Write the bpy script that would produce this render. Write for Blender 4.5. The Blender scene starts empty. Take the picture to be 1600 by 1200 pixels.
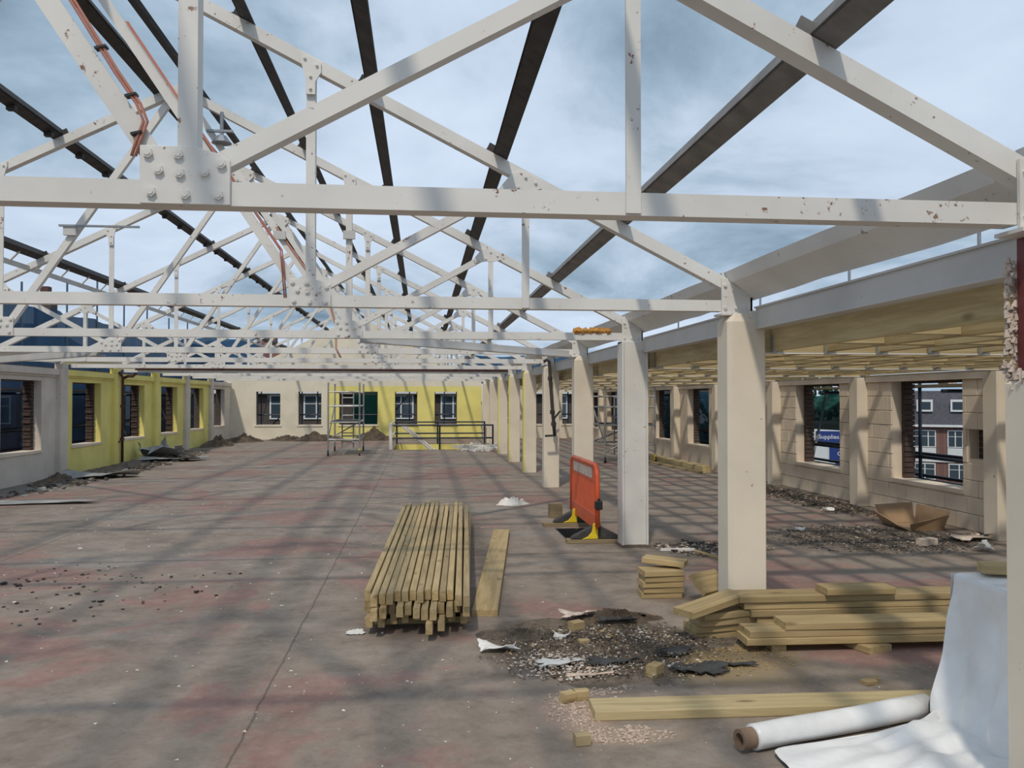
import bpy, math, random
from mathutils import Vector, Matrix, Quaternion
R = random.Random(7)
S = bpy.context.scene
COL = S.collection
H = 1.67
def T(n): return 2.98 + 3.2*(n-1)

# ---------------------------------------------------------------- camera
cd = bpy.data.cameras.new('camera'); cam = bpy.data.objects.new('camera', cd); COL.objects.link(cam)
cam.location = (0, 0, H); cd.sensor_width = 36; cd.lens = 1312.6/1600*36; cd.clip_start = .05; cd.clip_end = 500
cam.rotation_euler = (math.pi/2 + .0175, 0, -.1063)
S.camera = cam
# ---------------------------------------------------------------- sky, sun, exposure
S.view_settings.view_transform = 'Standard'; S.view_settings.look = 'None'
S.view_settings.gamma = 1; S.view_settings.use_curve_mapping = False
S.view_settings.exposure = 0.62
W = bpy.data.worlds.new('cloudy_sky'); S.world = W; W.use_nodes = True
wn, wl = W.node_tree.nodes, W.node_tree.links
wn.clear()
def wnode(t, **k):
    n = wn.new(t)
    for a, b in k.items(): setattr(n, a, b)
    return n
tc = wnode('ShaderNodeTexCoord'); sep = wnode('ShaderNodeSeparateXYZ'); wl.new(tc.outputs['Generated'], sep.inputs[0])
def wmath(op, a, b):
    n = wnode('ShaderNodeMath', operation=op)
    for i, v in enumerate((a, b)):
        if isinstance(v, (int, float)): n.inputs[i].default_value = v
        else: wl.new(v, n.inputs[i])
    return n.outputs[0]
zz = wmath('ADD', wmath('MAXIMUM', sep.outputs[2], 0.0), .22)
cmb = wnode('ShaderNodeCombineXYZ')
wl.new(wmath('DIVIDE', sep.outputs[0], zz), cmb.inputs[0]); wl.new(wmath('DIVIDE', sep.outputs[1], zz), cmb.inputs[1])
mp = wnode('ShaderNodeMapping'); mp.inputs['Location'].default_value = (3.1, 1.7, 0); wl.new(cmb.outputs[0], mp.inputs[0])
nz = wnode('ShaderNodeTexNoise'); nz.inputs['Scale'].default_value = 1.15; nz.inputs['Detail'].default_value = 9
nz.inputs['Roughness'].default_value = .56; nz.inputs['Distortion'].default_value = .35; wl.new(mp.outputs[0], nz.inputs['Vector'])
rp = wnode('ShaderNodeValToRGB'); wl.new(nz.outputs[0], rp.inputs[0])
e = rp.color_ramp.elements
e[0].position = .30; e[0].color = (.13, .19, .26, 1); e[1].position = .66; e[1].color = (.51, .595, .715, 1)
q = e.new(.42); q.color = (.27, .36, .455, 1); q = e.new(.52); q.color = (.43, .515, .63, 1)
bg = wnode('ShaderNodeBackground'); bg.inputs[1].default_value = .86; wl.new(rp.outputs[0], bg.inputs[0])
wo = wnode('ShaderNodeOutputWorld'); wl.new(bg.outputs[0], wo.inputs[0])
sl = bpy.data.lights.new('sun', 'SUN'); sl.energy = 1.25; sl.angle = math.radians(2.6); sl.color = (1, .91, .77)
sun = bpy.data.objects.new('sun', sl); COL.objects.link(sun); sun.location = (-4, -8, 14)
sun.rotation_euler = Vector((.26, .75, -1)).to_track_quat('-Z', 'Y').to_euler()

# ---------------------------------------------------------------- materials
def new_mat(name, rough=.7, metal=0):
    m = bpy.data.materials.new(name); m.use_nodes = True
    b = m.node_tree.nodes['Principled BSDF']; b.inputs['Roughness'].default_value = rough; b.inputs['Metallic'].default_value = metal
    return m, m.node_tree.nodes, m.node_tree.links, b
def ramp(n, l, src, stops):
    r = n.new('ShaderNodeValToRGB'); l.new(src, r.inputs[0]); el = r.color_ramp.elements
    while len(el) > 1: el.remove(el[0])
    for i, (p, c) in enumerate(stops):
        x = el[0] if i == 0 else el.new(p)
        x.position = p; x.color = (*c, 1) if len(c) == 3 else c
    return r.outputs[0]
def noise(n, l, vec, sc, det=4, rough=.55, dist=0):
    t = n.new('ShaderNodeTexNoise'); t.inputs['Scale'].default_value = sc; t.inputs['Detail'].default_value = det
    t.inputs['Roughness'].default_value = rough; t.inputs['Distortion'].default_value = dist; l.new(vec, t.inputs['Vector']); return t.outputs[0]
def mix(n, l, fac, a, b, mode='MIX'):
    m = n.new('ShaderNodeMix'); m.data_type = 'RGBA'; m.blend_type = mode
    for k, v in ((0, fac), (6, a), (7, b)):
        if isinstance(v, (int, float)): m.inputs[k].default_value = v
        elif isinstance(v, tuple): m.inputs[k].default_value = (*v, 1)
        else: l.new(v, m.inputs[k])
    return m.outputs[2]
def mathn(n, l, op, a, b=0., c=None):
    m = n.new('ShaderNodeMath'); m.operation = op
    for i, v in enumerate((a, b) if c is None else (a, b, c)):
        if isinstance(v, (int, float)): m.inputs[i].default_value = v
        else: l.new(v, m.inputs[i])
    return m.outputs[0]
def bump(n, l, b, h, st=.3, d=.01):
    k = n.new('ShaderNodeBump'); k.inputs['Strength'].default_value = st; k.inputs['Distance'].default_value = d
    l.new(h, k.inputs['Height']); l.new(k.outputs[0], b.inputs['Normal'])
def pos(n): return n.new('ShaderNodeNewGeometry').outputs['Position']
def simple(name, col, var=.25, sc=6, rough=.75, metal=0, bumps=.15):
    m, n, l, b = new_mat(name, rough, metal)
    p = pos(n); f = noise(n, l, p, sc, 5)
    dk = tuple(c*(1-var) for c in col); lt = tuple(min(1, c*(1+var*.6)) for c in col)
    l.new(ramp(n, l, f, [(.3, dk), (.7, lt)]), b.inputs['Base Color'])
    if bumps: bump(n, l, b, noise(n, l, p, sc*6, 4), bumps, .004)
    return m
def painted(name, col, chip=(.22, .10, .06), thr=.66, sc=22, grime=.16, rough=.55, bsc=60):
    m, n, l, b = new_mat(name, rough)
    p = pos(n)
    big = noise(n, l, p, 1.6, 5); base = ramp(n, l, big, [(.3, tuple(c*(1-grime) for c in col)), (.6, col)])
    ch = mathn(n, l, 'ADD', mathn(n, l, 'MULTIPLY', noise(n, l, p, sc, 5, .7), .75), mathn(n, l, 'MULTIPLY', noise(n, l, p, 2.3, 2), .25))
    f = ramp(n, l, ch, [(thr-.02, (0, 0, 0)), (thr+.02, (1, 1, 1))])
    l.new(mix(n, l, f, base, chip), b.inputs['Base Color'])
    bump(n, l, b, noise(n, l, p, bsc, 3), .12, .003)
    return m
M = {}
M['white'] = painted('white_paint_on_steel', (.74, .715, .67), thr=.63)
M['beam'] = painted('pale_grey_paint_on_steel', (.60, .585, .56), thr=.66)
M['dark'] = simple('dark_rusty_steel', (.040, .036, .034), .5, 9, .7)
M['dirtysteel'] = simple('dirty_grey_paint_on_steel', (.20, .19, .18), .35, 6, .7)
M['column'] = painted('cream_painted_render', (.78, .69, .56), (.32, .25, .2), .665, 14, .12, .8, 35)
M['colside'] = M['column']
M['cream'] = painted('cream_painted_blockwork', (.80, .68, .54), (.4, .33, .28), .67, 7, .18, .85, 30)
M['greycream'] = painted('grey_cream_painted_wall', (.68, .61, .53), (.4, .35, .31), .64, 5, .2, .85, 30)
M['gable'] = painted('cream_gable_paint', (.78, .71, .57), (.5, .42, .33), .68, 5, .12, .85, 30)
M['yellow'] = painted('yellow_painted_blockwork', (.84, .74, .24), (.6, .5, .2), .66, 5, .14, .8, 30)
M['redsteel'] = simple('red_oxide_primer', (.16, .03, .03), .15, 4, .5)
M['redcable'] = simple('orange_red_cable', (.46, .19, .13), .15, 9, .45)
M['orange'] = simple('orange_plastic', (.72, .11, .035), .12, 5, .4)
M['yplastic'] = simple('yellow_plastic', (.75, .56, .02), .15, 8, .45)
M['black'] = simple('black_plastic_and_hole_shade', (.015, .016, .018), .3, 8, .5)  # plastic parts, and the painted shade inside the floor hole
M['rubber'] = simple('grey_rubber', (.055, .052, .048), .3, 14, .85)
M['alu'] = simple('aluminium_tube', (.40, .40, .39), .2, 9, .45, .5)
M['galv'] = simple('galvanised_tube', (.30, .32, .34), .2, 9, .45, .6)
M['bluetube'] = simple('blue_black_tube', (.028, .034, .055), .2, 6, .45, .2)
M['scaf'] = simple('scaffold_tube', (.10, .15, .19), .25, 9, .5, .5)
M['rustpipe'] = simple('rusty_red_pipe', (.10, .040, .030), .4, 12, .7)
M['hanger'] = simple('zinc_hanger', (.42, .45, .47), .15, 20, .4, .6)
M['reflect'] = simple('grey_white_reflective', (.52, .50, .46), .12, 14, .5)
M['felt'] = simple('bitumen_felt', (.055, .055, .055), .35, 18, .95, 0, .6)
M['paper'] = simple('torn_white_paper', (.74, .72, .68), .1, 8, .85)
M['plaster'] = simple('broken_plaster', (.60, .50, .42), .3, 20, .95, 0, .6)
M['soil'] = simple('dark_soil', (.125, .092, .064), .45, 9, .98, 0, .9)
M['dirt'] = simple('grey_brown_dirt', (.155, .122, .092), .45, 12, .98, 0, .8)
M['sheetmetal'] = simple('grey_sheet', (.33, .34, .33), .3, 3, .6)
M['card'] = simple('brown_cardboard', (.36, .24, .14), .15, 5, .85)
M['core'] = simple('brown_card_core', (.26, .17, .11), .25, 8, .85)
M['pinkchip'] = simple('pale_pink_chips', (.60, .47, .38), .25, 30, .95)
M['whitechip'] = simple('white_chips', (.70, .67, .62), .15, 30, .9)
M['darkchip'] = simple('dark_chips', (.06, .05, .045), .4, 30, .95)
M['sawdust'] = simple('sawdust', (.42, .30, .14), .25, 30, .98)
M['insul'] = simple('orange_mineral_wool', (.55, .27, .06), .35, 30, .98, 0, .9)
M['green'] = simple('green_foliage', (.03, .10, .05), .5, 3, .95, 0, .8)
M['bwhite'] = simple('white_building_paint', (.66, .68, .70), .08, 1, .8)
M['signblue'] = simple('sign_blue', (.02, .045, .20), .05, 1, .4)
M['signwhite'] = simple('sign_white', (.8, .8, .8), .02, 1, .5)
M['slate'] = simple('dark_slate_roof', (.07, .07, .085), .25, 4, .8)
M['redroof'] = simple('red_brown_roof_tiles', (.13, .055, .045), .3, 2, .85)
M['winframe'] = simple('white_window_frame', (.72, .73, .74), .05, 2, .5)
M['glass'], n_, l_, b_ = new_mat('dark_window_glass', .08); b_.inputs['Base Color'].default_value = (.05, .07, .09, 1)
M['ground'] = simple('outside_ground', (.12, .13, .10), .3, .6, .95)

def brick_mat(name, c1, c2, mortar, sc=1.0, axis='XZ'):
    m, n, l, b = new_mat(name, .9)
    s = n.new('ShaderNodeSeparateXYZ'); l.new(pos(n), s.inputs[0])
    c = n.new('ShaderNodeCombineXYZ')
    l.new(mathn(n, l, 'ADD', s.outputs[0], s.outputs[1]), c.inputs[0]); l.new(s.outputs[2], c.inputs[1])
    t = n.new('ShaderNodeTexBrick'); l.new(c.outputs[0], t.inputs['Vector'])
    t.inputs['Color1'].default_value = (*c1, 1); t.inputs['Color2'].default_value = (*c2, 1); t.inputs['Mortar'].default_value = (*mortar, 1)
    t.inputs['Scale'].default_value = sc; t.inputs['Brick Width'].default_value = .225; t.inputs['Row Height'].default_value = .075; t.inputs['Mortar Size'].default_value = .008
    l.new(t.outputs[0], b.inputs['Base Color'])
    return m
M['brick'] = brick_mat('dark_brown_brickwork', (.075, .05, .042), (.05, .038, .034), (.14, .125, .11))
M['redbrick'] = brick_mat('red_brickwork', (.20, .075, .06), (.15, .06, .05), (.22, .19, .17))
M['onebrick'] = simple('brown_brick', (.085, .055, .045), .4, 10, .9)

def timber(name, c1, c2, rnd=.35):
    m, n, l, b = new_mat(name, .75)
    t = n.new('ShaderNodeTexCoord'); oi = n.new('ShaderNodeObjectInfo')
    off = n.new('ShaderNodeVectorMath'); off.operation = 'ADD'; l.new(t.outputs['Object'], off.inputs[0])
    sc = n.new('ShaderNodeMath'); sc.operation = 'MULTIPLY'; sc.inputs[1].default_value = 37.; l.new(oi.outputs['Random'], sc.inputs[0]); l.new(sc.outputs[0], off.inputs[1])
    mp_ = n.new('ShaderNodeMapping'); mp_.inputs['Scale'].default_value = (1.2, 16, 16); l.new(off.outputs[0], mp_.inputs[0])
    g = noise(n, l, mp_.outputs[0], 1.6, 5, .6, .6)
    base = ramp(n, l, g, [(.3, c1), (.68, c2)])
    kn = n.new('ShaderNodeTexVoronoi'); kn.inputs['Scale'].default_value = 1.0
    mp2 = n.new('ShaderNodeMapping'); mp2.inputs['Scale'].default_value = (2.3, 6, 6); l.new(off.outputs[0], mp2.inputs[0]); l.new(mp2.outputs[0], kn.inputs['Vector'])
    kf = ramp(n, l, kn.outputs['Distance'], [(.06, (.55, .5, .45)), (.16, (1, 1, 1))])
    c = mix(n, l, 1.0, base, kf, 'MULTIPLY')
    v = n.new('ShaderNodeMapRange'); v.inputs[3].default_value = 1-rnd; v.inputs[4].default_value = 1+rnd*.5; l.new(oi.outputs['Random'], v.inputs[0])
    h = n.new('ShaderNodeHueSaturation'); l.new(v.outputs[0], h.inputs['Value']); l.new(c, h.inputs['Color'])
    l.new(h.outputs[0], b.inputs['Base Color'])
    bump(n, l, b, g, .2, .003)
    return m
M['timber'] = timber('treated_timber', (.33, .235, .105), (.50, .375, .195), .22)
M['joist'] = timber('pale_new_timber', (.37, .28, .135), (.55, .44, .24), .24)
M['pad'] = timber('weathered_plank', (.26, .20, .11), (.36, .28, .16))

def floor_mat():
    m, n, l, b = new_mat('worn_red_painted_concrete', .8)
    p = pos(n); s = n.new('ShaderNodeSeparateXYZ'); l.new(p, s.inputs[0])
    X, Y = s.outputs[0], s.outputs[1]
    big = noise(n, l, p, .42, 8, .6, .5); mid = noise(n, l, p, 2.4, 6, .65, .3); fine = noise(n, l, p, 30, 8, .8); gr = noise(n, l, p, 9, 8, .8)
    grey = ramp(n, l, mid, [(.28, (.165, .128, .098)), (.5, (.255, .205, .163)), (.72, (.335, .28, .228))])
    red = ramp(n, l, mid, [(.28, (.195, .095, .080)), (.7, (.31, .155, .128))])
    rm = mathn(n, l, 'ADD', mathn(n, l, 'MULTIPLY', big, .72), mathn(n, l, 'MULTIPLY', mid, .28))
    c = mix(n, l, ramp(n, l, rm, [(.515, (0, 0, 0)), (.56, (.72, .72, .72))]), grey, red)
    # pale scuffed screed far down the hall
    str_ = n.new('ShaderNodeMapping'); str_.inputs['Scale'].default_value = (.16, .75, 1); l.new(p, str_.inputs[0])
    sc = noise(n, l, str_.outputs[0], 1., 4, .6)
    c = mix(n, l, ramp(n, l, sc, [(.56, (0, 0, 0)), (.72, (.6, .6, .6))]), c, (.26, .255, .24))
    # damp dark blotches
    wet = noise(n, l, p, .8, 4, .6, 1.2)
    c = mix(n, l, ramp(n, l, wet, [(.25, (.45, .45, .45)), (.43, (0, 0, 0))]), c, (.09, .075, .06))
    # speckle
    c = mix(n, l, ramp(n, l, fine, [(.2, (.35, .35, .35)), (.5, (0, 0, 0))]), c, (.06, .05, .045))
    c = mix(n, l, ramp(n, l, gr, [(.5, (0, 0, 0)), (.68, (.35, .35, .35))]), c, (.38, .32, .26))
    c = mix(n, l, ramp(n, l, gr, [(.3, (.4, .4, .4)), (.48, (0, 0, 0))]), c, (.09, .07, .055))
    wob = mathn(n, l, 'MULTIPLY', mathn(n, l, 'SUBTRACT', mid, .5), .06)
    def crack(c, coord, at, w):
        d = mathn(n, l, 'ABSOLUTE', mathn(n, l, 'ADD', mathn(n, l, 'SUBTRACT', coord, at), wob))
        mr = n.new('ShaderNodeMapRange'); mr.inputs[1].default_value = w*.3; mr.inputs[2].default_value = w; mr.inputs[3].default_value = .6; mr.inputs[4].default_value = 0; l.new(d, mr.inputs[0])
        return mix(n, l, mr.outputs[0], c, (.05, .042, .036))
    c = crack(c, Y, 9.0, .03); c = crack(c, X, -.88, .010); c = crack(c, Y, 13.6, .04); c = crack(c, X, -4.3, .012)
    def stain(c, x, y, rx, ry, col, st, edge=.45):
        dx = mathn(n, l, 'DIVIDE', mathn(n, l, 'SUBTRACT', X, x), rx); dy = mathn(n, l, 'DIVIDE', mathn(n, l, 'SUBTRACT', Y, y), ry)
        r = mathn(n, l, 'SQRT', mathn(n, l, 'ADD', mathn(n, l, 'MULTIPLY', dx, dx), mathn(n, l, 'MULTIPLY', dy, dy)))
        r = mathn(n, l, 'ADD', r, mathn(n, l, 'MULTIPLY', mathn(n, l, 'SUBTRACT', mid, .5), 1.7))
        mr = n.new('ShaderNodeMapRange'); mr.inputs[1].default_value = 1-edge; mr.inputs[2].default_value = 1.05; mr.inputs[3].default_value = st; mr.inputs[4].default_value = 0; l.new(r, mr.inputs[0])
        return mix(n, l, mr.outputs[0], c, col)
    c = stain(c, 1.25, 5.6, .85, .85, (.085, .065, .048), .9)
    c = stain(c, 1.95, 5.25, .55, .5, (.30, .22, .11), .75)
    c = stain(c, .80, 4.45, .22, .35, (.42, .30, .23), .7)
    c = stain(c, 1.0, 4.12, .3, .14, (.40, .30, .22), .6)
    c = stain(c, 5.4, 9.6, 1.8, 1.3, (.105, .088, .070), .85)
    c = stain(c, 6.6, 14, .5, 3.2, (.10, .085, .068), .85)
    c = stain(c, 3.1, 9.1, .9, .8, (.10, .085, .070), .8)
    c = stain(c, -7.3, 18, .9, 4, (.14, .13, .115), .85)
    c = stain(c, -7.4, 26, .8, 6, (.14, .13, .115), .85)
    l.new(c, b.inputs['Base Color'])
    hh = mathn(n, l, 'ADD', mathn(n, l, 'MULTIPLY', mid, .6), mathn(n, l, 'MULTIPLY', fine, .4))
    bump(n, l, b, hh, .25, .012)
    return m
M['floor'] = floor_mat()
def net_mat(name, col, tr):
    m, n, l, b = new_mat(name, .9)
    p = pos(n); l.new(ramp(n, l, noise(n, l, p, .9, 5), [(.3, tuple(c*.7 for c in col)), (.7, tuple(c*1.25 for c in col))]), b.inputs['Base Color'])
    t = n.new('ShaderNodeBsdfTransparent'); mx = n.new('ShaderNodeMixShader'); mx.inputs[0].default_value = tr
    l.new(b.outputs[0], mx.inputs[1]); l.new(t.outputs[0], mx.inputs[2]); l.new(mx.outputs[0], n['Material Output'].inputs[0])
    return m
M['net'] = net_mat('blue_debris_netting', (.012, .075, .165), .05)
M['greennet'] = net_mat('green_debris_netting', (.012, .15, .125), .02)
M['poly'], n_, l_, b_ = new_mat('white_polythene_sheet', .32)
l_.new(ramp(n_, l_, noise(n_, l_, pos(n_), 3, 5), [(.25, (.66, .66, .66)), (.6, (.84, .84, .83))]), b_.inputs['Base Color'])
bump(n_, l_, b_, noise(n_, l_, pos(n_), 9, 3, .5, .6), .35, .02)

# ---------------------------------------------------------------- mesh helpers
def clx(x): return min(max(x, -7.62), 6.73)
class MB:
    def __init__(s): s.v = []; s.f = []; s.mi = []
    def add(s, vs, fs, mi=0):
        o = len(s.v); s.v += [tuple(a) for a in vs]; s.f += [tuple(i+o for i in f) for f in fs]; s.mi += [mi]*len(fs); return s
    def box(s, x0, x1, y0, y1, z0, z1, mi=0):
        return s.add([(x0,y0,z0),(x1,y0,z0),(x1,y1,z0),(x0,y1,z0),(x0,y0,z1),(x1,y0,z1),(x1,y1,z1),(x0,y1,z1)],
                     [(0,3,2,1),(4,5,6,7),(0,1,5,4),(1,2,6,5),(2,3,7,6),(3,0,4,7)], mi)
    def bar(s, p0, p1, w, t, up=(0, 0, 1), mi=0, ow=0, ot=0):
        p0, p1 = Vector(p0), Vector(p1); a = (p1-p0).normalized(); u = Vector(up); u = (u-a*u.dot(a)).normalized(); d = a.cross(u)
        c = []
        for p in (p0, p1):
            for i, j in ((-1,-1),(1,-1),(1,1),(-1,1)): c.append(p+u*(ow+i*w/2)+d*(ot+j*t/2))
        return s.add(c, [(0,1,2,3),(7,6,5,4),(0,4,5,1),(1,5,6,2),(2,6,7,3),(3,7,4,0)], mi)
    def cyl(s, p0, p1, r, n=8, r2=None, mi=0):
        return s.tube([p0, p1], r, n, mi, r2)
    def tube(s, path, r, n=8, mi=0, r2=None):
        path = [Vector(p) for p in path]; vs = []; k = len(path)
        for i, p in enumerate(path):
            a = (path[min(i+1, k-1)]-path[max(i-1, 0)]).normalized()
            u = a.orthogonal().normalized() if i == 0 else (u-a*u.dot(a)).normalized()
            w = a.cross(u); rr = r if (r2 is None or i == 0) else r2
            for j in range(n):
                g = 2*math.pi*j/n; vs.append(p+u*math.cos(g)*rr+w*math.sin(g)*rr)
        fs = [(i*n+j, i*n+(j+1)%n, (i+1)*n+(j+1)%n, (i+1)*n+j) for i in range(k-1) for j in range(n)]
        fs += [tuple(range(n-1, -1, -1)), tuple((k-1)*n+j for j in range(n))]
        return s.add(vs, fs, mi)
    def prism(s, pts, ext, mi=0):
        n = len(pts); e_ = Vector(ext); vs = [Vector(p) for p in pts]; vs += [p+e_ for p in vs]
        return s.add(vs, [tuple(range(n)), tuple(range(2*n-1, n-1, -1))]+[(i, i+n, (i+1) % n+n, (i+1) % n) for i in range(n)], mi)
    def grid(s, rows, mi=0):
        nr, nc = len(rows), len(rows[0])
        return s.add([p for r in rows for p in r], [(i*nc+j, i*nc+j+1, (i+1)*nc+j+1, (i+1)*nc+j) for i in range(nr-1) for j in range(nc-1)], mi)
    def build(s, name, mats, parent=None, smooth=False, bevel=0, base=None, solid=0):
        xs, ys, zs = zip(*s.v)
        c = Vector(base) if base else Vector(((min(xs)+max(xs))/2, (min(ys)+max(ys))/2, min(zs)))
        me = bpy.data.meshes.new(name); me.from_pydata([tuple(Vector(v)-c) for v in s.v], [], s.f)
        if not isinstance(mats, (list, tuple)): mats = [mats]
        for m in mats: me.materials.append(M[m])
        if len(mats) > 1: me.polygons.foreach_set('material_index', s.mi)
        if smooth: me.polygons.foreach_set('use_smooth', [True]*len(me.polygons))
        me.update()
        o = bpy.data.objects.new(name, me); COL.objects.link(o); o.location = c
        if parent: setpar(o, parent)
        if bevel: b = o.modifiers.new('bevel', 'BEVEL'); b.width = bevel; b.segments = 1; b.limit_method = 'ANGLE'
        if solid: b = o.modifiers.new('thick', 'SOLIDIFY'); b.thickness = solid
        return o
def setpar(o, p):
    o.parent = p; o.matrix_parent_inverse = (Matrix.LocRotScale(p.location, p.rotation_euler, None)).inverted() if p.parent is None else (Matrix.Translation(p.parent.location) if 0 else Matrix.Translation(-p.location))
def empty(name, loc=(0, 0, 0)):
    o = bpy.data.objects.new(name, None); o.empty_display_size = .1; COL.objects.link(o); o.location = loc; return o
def tag(o, label, cat, group=None, kind=None):
    o['label'] = label; o['category'] = cat
    if group: o['group'] = group
    if kind: o['kind'] = kind
    return o
def struct(o, label=None):
    o['kind'] = 'structure'
    if label: o['label'] = label
    return o
def copy_tree(o, parent=None, skip=()):
    c = o.copy(); COL.objects.link(c)
    if parent:
        mpi = o.matrix_parent_inverse.copy(); c.parent = parent; c.matrix_parent_inverse = mpi
    for ch in list(o.children):
        if ch.name.split('.')[0] not in skip: copy_tree(ch, c, skip)
    return c
ORD = ['nearest', 'second', 'third', 'fourth', 'fifth', 'sixth', 'seventh', 'eighth', 'ninth', 'tenth', 'eleventh', 'twelfth', 'thirteenth', 'fourteenth', 'fifteenth', 'sixteenth']
BOARDS = {}
def board(name, x, y, z, L, w, t, rz=0, rx=0, ry=0, mat='timber', parent=None, bevel=.004):
    """a sawn board: x, y = middle, z = underside, L along its own X axis"""
    k = (round(L, 3), round(w, 3), round(t, 3), mat, bevel)
    if k not in BOARDS:
        b = bevel; me = bpy.data.meshes.new(name); vs = []
        for sx in (-1, 1):
            for (dy, dz) in ((-w/2+b, 0), (w/2-b, 0), (w/2, b), (w/2, t-b), (w/2-b, t), (-w/2+b, t), (-w/2, t-b), (-w/2, b)): vs.append((sx*L/2, dy, dz))
        me.from_pydata(vs, [], [tuple(range(7, -1, -1)), tuple(range(8, 16))]+[(i, (i+1) % 8, (i+1) % 8+8, i+8) for i in range(8)])
        me.materials.append(M[mat]); me.update(); BOARDS[k] = me
    o = bpy.data.objects.new(name, BOARDS[k]); COL.objects.link(o); o.location = (x, y, z); o.rotation_euler = (rx, ry, rz)
    if parent: o.parent = parent; o.matrix_parent_inverse = Matrix.Translation(-parent.location)
    return o

# ---------------------------------------------------------------- floor with the stairwell and the broken hatch
XL, XR, YN, YF = -7.75, 6.9, -2.5, 35.2
def slab(holes, x0, x1, y0, y1):
    xs = sorted({x0, x1, *[h[0] for h in holes], *[h[1] for h in holes]}); ys = sorted({y0, y1, *[h[2] for h in holes], *[h[3] for h in holes]})
    mb = MB(); ok = lambda i, j: 0 <= i < len(xs)-1 and 0 <= j < len(ys)-1 and not any(h[0] <= xs[i] < h[1] and h[2] <= ys[j] < h[3] for h in holes)
    for i in range(len(xs)-1):
        for j in range(len(ys)-1):
            if not ok(i, j): continue
            a, b, c, d = xs[i], xs[i+1], ys[j], ys[j+1]; z = -.25
            mb.add([(a,c,0),(b,c,0),(b,d,0),(a,d,0)], [(0,1,2,3)]); mb.add([(a,c,z),(b,c,z),(b,d,z),(a,d,z)], [(3,2,1,0)])
            if not ok(i, j-1): mb.add([(a,c,0),(b,c,0),(b,c,z),(a,c,z)], [(3,2,1,0)])
            if not ok(i, j+1): mb.add([(a,d,0),(b,d,0),(b,d,z),(a,d,z)], [(0,1,2,3)])
            if not ok(i-1, j): mb.add([(a,c,0),(a,d,0),(a,d,z),(a,c,z)], [(0,1,2,3)])
            if not ok(i+1, j): mb.add([(b,c,0),(b,d,0),(b,d,z),(b,c,z)], [(3,2,1,0)])
    return mb
WELL = (-.95, 2.25, 27.75, 31.4); HATCH = (1.70, 2.22, 9.72, 10.74)
fl = struct(slab([WELL, HATCH], XL-.3, XR+.3, YN, YF+.3).build('floor', 'floor'), 'worn red painted concrete floor of the open upper storey')
mb = MB(); a, b, c, d = WELL
mb.box(a-.15, a, c-.15, d+.15, -2.6, -.25); mb.box(b, b+.15, c-.15, d+.15, -2.6, -.25); mb.box(a, b, d, d+.15, -2.6, -.25); mb.box(a, b, c-.15, c, -2.6, -.25); mb.box(a-.15, b+.15, c-.15, d+.15, -2.7, -2.6)
mb.box(a, b, d-.012, d, -.25, -.02)
struct(mb.build('wall_stairwell', 'yellow'), 'yellow painted wall going down the stairwell')
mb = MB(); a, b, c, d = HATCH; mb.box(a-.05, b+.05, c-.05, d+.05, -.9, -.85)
for r in ((a, a+.02, c, d), (b-.02, b, c, d), (a, b, c, c+.02), (a, b, d-.02, d)): mb.box(*r, -.85, -.004)  # black lining boxes put the hole's shade into the colour
struct(mb.build('hatch_shade_lining', 'black'), 'black lining painted in as the shade inside the broken floor hole')
struct(MB().box(-160, 160, -60, 220, -5.2, -5.0).build('ground', 'ground'), 'ground outside far below the floor')

# ---------------------------------------------------------------- walls
def wall_cells(u0, u1, z0, z1, holes):
    us = sorted({u0, u1, *[min(max(h[i], u0), u1) for h in holes for i in (0, 1)]}); zs = sorted({z0, z1, *[h[i] for h in holes for i in (2, 3)]})
    return [(us[i], us[i+1], zs[j], zs[j+1]) for i in range(len(us)-1) for j in range(len(zs)-1)
            if us[i+1]-us[i] > 1e-6 and zs[j] < z1 and not any(h[0] <= us[i] < h[1] and h[2] <= zs[j] < h[3] for h in holes)]
def wall_y(u0, u1, z0, z1, xa, xb, holes):            # wall running along Y
    mb = MB()
    for c in wall_cells(u0, u1, z0, z1, holes): mb.box(xa, xb, c[0], c[1], c[2], c[3])
    return mb
def wall_x(u0, u1, z0, z1, ya, yb, holes):
    mb = MB()
    for c in wall_cells(u0, u1, z0, z1, holes): mb.box(c[0], c[1], ya, yb, c[2], c[3])
    return mb
nwin = [0]
def sill_y(x0, x1, ya, yb, z):
    nwin[0] += 1
    w = MB().box(x0, x1, ya-.04, yb+.04, z-.05, z+.004).build('window_%d' % nwin[0], 'cream'); return struct(w, 'plain sill of an unglazed window opening')
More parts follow.
